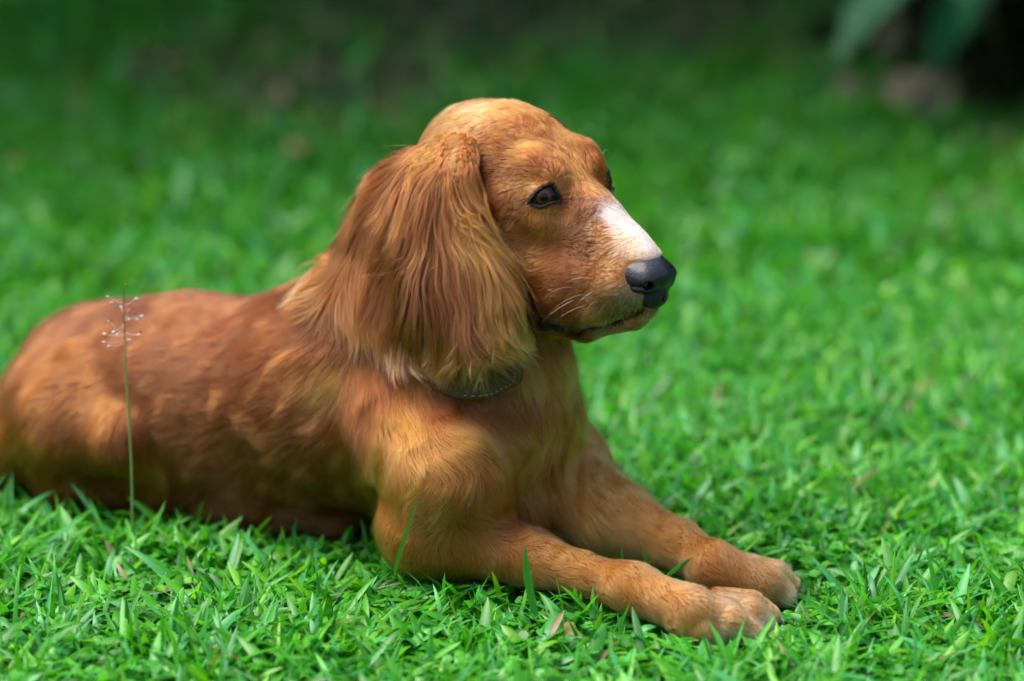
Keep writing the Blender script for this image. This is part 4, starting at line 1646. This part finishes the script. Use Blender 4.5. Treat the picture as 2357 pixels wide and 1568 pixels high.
def stone(x, y, z, rx, ry, rz, label):
    v, f = uv_sphere(1.0, 48, 32)
    v = v * (1 + .16 * wob(v, 1.6) + .05 * wob(v, .5, 1))[:, None] * np.array([rx, ry, rz]) + np.array([x, y, z])
    o = mesh_obj('stone', v, f, M_stone)
    o['label'] = label
    o['category'] = 'stone'
    return o


def GP(u, v, z=0):
    return G(u, v, z * 100)


a = GP(2110, 275)
stone(a[0], a[1], .02, .062, .05, .045, 'widest of the tan stones, in front of the dark shrub')
a = GP(1950, 255)
stone(a[0], a[1], .015, .026, .03, .032, 'small grey stone at the left end beside the broad leaves')
a = GP(2090, 150)
stone(a[0], a[1], .03, .07, .05, .04, 'dark tan stone behind the widest one, under the broad leaves')


# broad leaved plant hanging over the stones
def broad_leaf(p0, p1, w, droop, tint):
    p0, p1 = np.array(p0, float), np.array(p1, float)
    K = 12
    t = np.linspace(0, 1, K)
    mid = (p0 + p1) / 2 + np.array([0, 0, droop])
    c = ((1 - t) ** 2)[:, None] * p0 + (2 * t * (1 - t))[:, None] * mid + (t * t)[:, None] * p1
    T = unit(np.gradient(c, axis=0))
    S = unit(np.cross(T, [0, 0, 1.0]))
    N = np.cross(S, T)
    ww = w * np.sin(np.pi * np.clip(t * .94 + .04, 0, 1)) ** .7
    V = []
    for j, q in enumerate((-1, -.5, 0, .5, 1)):
        V.append(c + S * (ww * q)[:, None] - N * (ww * abs(q) * -.25)[:, None] + N * (.006 * np.sin(t * 30 + j))[:, None])
    V = np.stack(V, 1).reshape(-1, 3)
    f = np.array([(k * 5 + j, k * 5 + j + 1, (k + 1) * 5 + j + 1, (k + 1) * 5 + j) for k in range(K - 1) for j in range(4)])
    return V, f, np.tile([tint], (len(V), 1))


def PY(u, v, y):
    r = ray(u, v)
    return CAM + r * ((y - CAM[1]) / r[1])


bp = root_empty('broad_leaved_plant', tuple(GP(2180, 240)), 'plant with long drooping pale green leaves hanging over the tan stones', 'plant')
base = PY(2190, -60, 1.75)
LV = [((2150, -70), (1935, 140), 1.62, .055, .04, (.06, .16, .07)), ((2170, -90), (2035, 40), 1.7, .05, .03, (.025, .13, .08)),  # tints darkened, putting the shade round the plant into the colour
      ((2240, -20), (2150, 175), 1.68, .035, .03, (.015, .12, .04)), ((2260, -60), (2215, 90), 1.75, .03, .02, (.015, .10, .04)),
      ((2200, -110), (2300, -40), 1.8, .04, .05, (.04, .2, .05)), ((2180, -110), (2080, -80), 1.85, .04, .05, (.04, .2, .05))]
for a, b, y, w, dr, tint in LV:
    lo = tinted('leaf', [broad_leaf(PY(*a, y - .16), PY(*b, y - .2), w, dr, tint)], M_leaf, bp)
v, f = limbs([([GP(2200, 235), PY(2210, 90, 1.8), PY(2200, -100, 1.8)], (.02, .014, .01))])
mesh_obj('stem', v, f, M_bark, bp)

# fallen leaves in the thin patches
n = 420
pc = np.array([(-.25, 1.75, .16), (-.12, 2.35, .2), (-.52, 1.9, .1), (.33, 2.3, .2), (.85, 1.5, .12)])
k = rng.choice(5, n, p=[.3, .3, .15, .15, .1])
p = np.stack([pc[k, 0] + rng.normal(size=n) * pc[k, 2], pc[k, 1] + rng.normal(size=n) * pc[k, 2] * 1.3, rng.uniform(.008, .03, n)], 1)
a = unit(np.stack([rng.normal(size=n), rng.normal(size=n), rng.normal(size=n) * .2], 1))
b = unit(np.cross(a, [0, 0, 1.0]) + rng.normal(size=(n, 3)) * .2)
Ls = rng.uniform(.02, .05, (n, 1))
V = np.stack([p, p + a * Ls * .5 + b * Ls * .25, p + a * Ls, p + a * Ls * .5 - b * Ls * .25], 1).reshape(-1, 3)
cc = np.repeat(np.array([[.28, .17, .09]]) * rng.uniform(.6, 1.5, (n, 1)), 4, 0)
lit = tinted('fallen_leaves', [(V, np.arange(n * 4).reshape(-1, 4), cc)], leaf_mat('dry_leaf', rough=.8, trans=.2))
lit['kind'] = 'stuff'
lit['label'] = 'scattered brown fallen leaves in the thin patches of the lawn'
lit['category'] = 'fallen leaves'

# ---- the flowering grass stalk in front of the flank
gs = root_empty('grass_stalk', tuple(PY(300, 1260, .03)), 'single tall thin grass stalk with tiny pale seeds in front of the dog flank', 'grass stalk')
M_stalk = simple_mat('stalk', (.16, .24, .05), .6)
M_seed = simple_mat('seed', (.60, .55, .50), .7)
M_husk = simple_mat('husk', (.12, .07, .03), .7)
M_pink = simple_mat('pink_seed', (.60, .32, .36), .6)
yp = .03
line = [PY(*q, yp) for q in ((303, 1290), (304, 1130), (298, 980), (290, 860), (287, 780))]
tL = np.linspace(0, 1, 26)
ln3 = np.array([bez(np.array(line), x) for x in tL])
v, f = tube(ln3, np.interp(tL, [0, .6, 1], [.0011, .0011, .0006]), nseg=8)
mesh_obj('stem', v, f, M_stalk, gs)
ax2 = [PY(*q, yp) for q in ((287, 785), (286, 740), (284, 700), (287, 655))]
ln3 = np.array([bez(np.array(ax2), x) for x in np.linspace(0, 1, 12)])
v, f = tube(ln3, np.linspace(.0006, .0003, 12), nseg=6)
mesh_obj('seed_head', v, f, simple_mat('axis', (.14, .09, .05), .7), gs)
SD = [((286, 770), (254, 736), 'w'), ((287, 772), (241, 772), 'w'), ((287, 740), (256, 741), 'h'), ((286, 745), (265, 757), 'w'), ((286, 750), (272, 763), 'w'),
      ((287, 765), (318, 767), 'w'), ((287, 760), (324, 757), 'h'), ((287, 730), (312, 737), 'w'), ((287, 728), (323, 729), 'w'), ((286, 700), (317, 683), 'p'),
      ((286, 705), (308, 694), 'p'), ((286, 700), (251, 684), 'p'), ((286, 705), (261, 694), 'p'), ((287, 735), (296, 716), 'p'), ((287, 735), (298, 729), 'w'),
      ((286, 780), (295, 783), 'w'), ((287, 785), (240, 790), 'p'), ((287, 790), (252, 797), 'p'), ((286, 720), (278, 712), 'w'), ((286, 665), (287, 662), 'h'),
      ((286, 702), (284, 697), 'h'), ((287, 755), (281, 741), 'h')]
head = gs.children[-1]
for a, b, kk in SD:
    A_, B_ = PY(*a, yp), PY(*b, yp) + np.array([0, rng.uniform(-.008, .008), 0])
    v1, f1 = tube([A_, (A_ + B_) / 2 + [0, 0, -.001], B_], .00018, nseg=5)
    d = unit(B_ - A_ + 1e-6)
    v2, f2 = tube([B_ - d * .0006, B_, B_ + d * .0013, B_ + d * .0026], [.0002, .0008, .0010, .0002], nseg=8)
    mesh_obj('seed', np.concatenate([v1, v2]), np.concatenate([f1, f2 + len(v1)]), {'w': M_seed, 'p': M_pink, 'h': M_husk}[kk], gs)


# ---- a few blades that stand out by themselves
def hero(name, pts_uvy, w, tint, label, cat='grass shoot'):
    P3 = np.array([PY(*q) for q in pts_uvy])
    K = 14
    c = np.array([bez(P3, x) for x in np.linspace(0, 1, K)])
    T = unit(np.gradient(c, axis=0))
    S = unit(np.cross(T, FW + np.array([.3, 0, .2])))
    N = np.cross(S, T)
    t = np.linspace(0, 1, K)
    ww = w * np.interp(t, [0, .2, .5, .85, 1], [.5, .8, 1, .5, .03])
    V = np.stack([c - S * ww[:, None], c + N * (ww * .4)[:, None], c + S * ww[:, None]], 1).reshape(-1, 3)
    f = np.array([(k * 3 + j, k * 3 + j + 1, (k + 1) * 3 + j + 1, (k + 1) * 3 + j) for k in range(K - 1) for j in range(2)])
    o = tinted(name, [(V, f, np.tile([tint], (len(V), 1)))], M_grass)
    o['label'] = label
    o['category'] = cat
    return o


hero('grass_shoot', [(908, 1330, -.16), (915, 1290, -.165), (938, 1220, -.17), (962, 1152, -.175)], .0017, (.05, .24, .02), 'slender upright grass blade standing against the near elbow')
hero('grass_shoot', [(1235, 1420, -.19), (1222, 1370, -.19), (1212, 1310, -.19), (1209, 1258, -.19)], .0036, (.04, .26, .03), 'broad pointed grass blade rising in front of the middle of the near foreleg')
hero('grass_shoot', [(2005, 1360, -.05), (1990, 1320, -.05), (1945, 1260, -.05), (1905, 1200, -.05)], .0022, (.04, .22, .02), 'dark leaning grass blade with a dry tip, right of the far paw') if 0 else None

if DEV:
    for c, s in EYES:
        d = c - CAM
        print('EYE', 1178.5 + FPX * (d @ RT) / (d @ FW), 784 - FPX * (d @ UP) / (d @ FW), d @ FW)
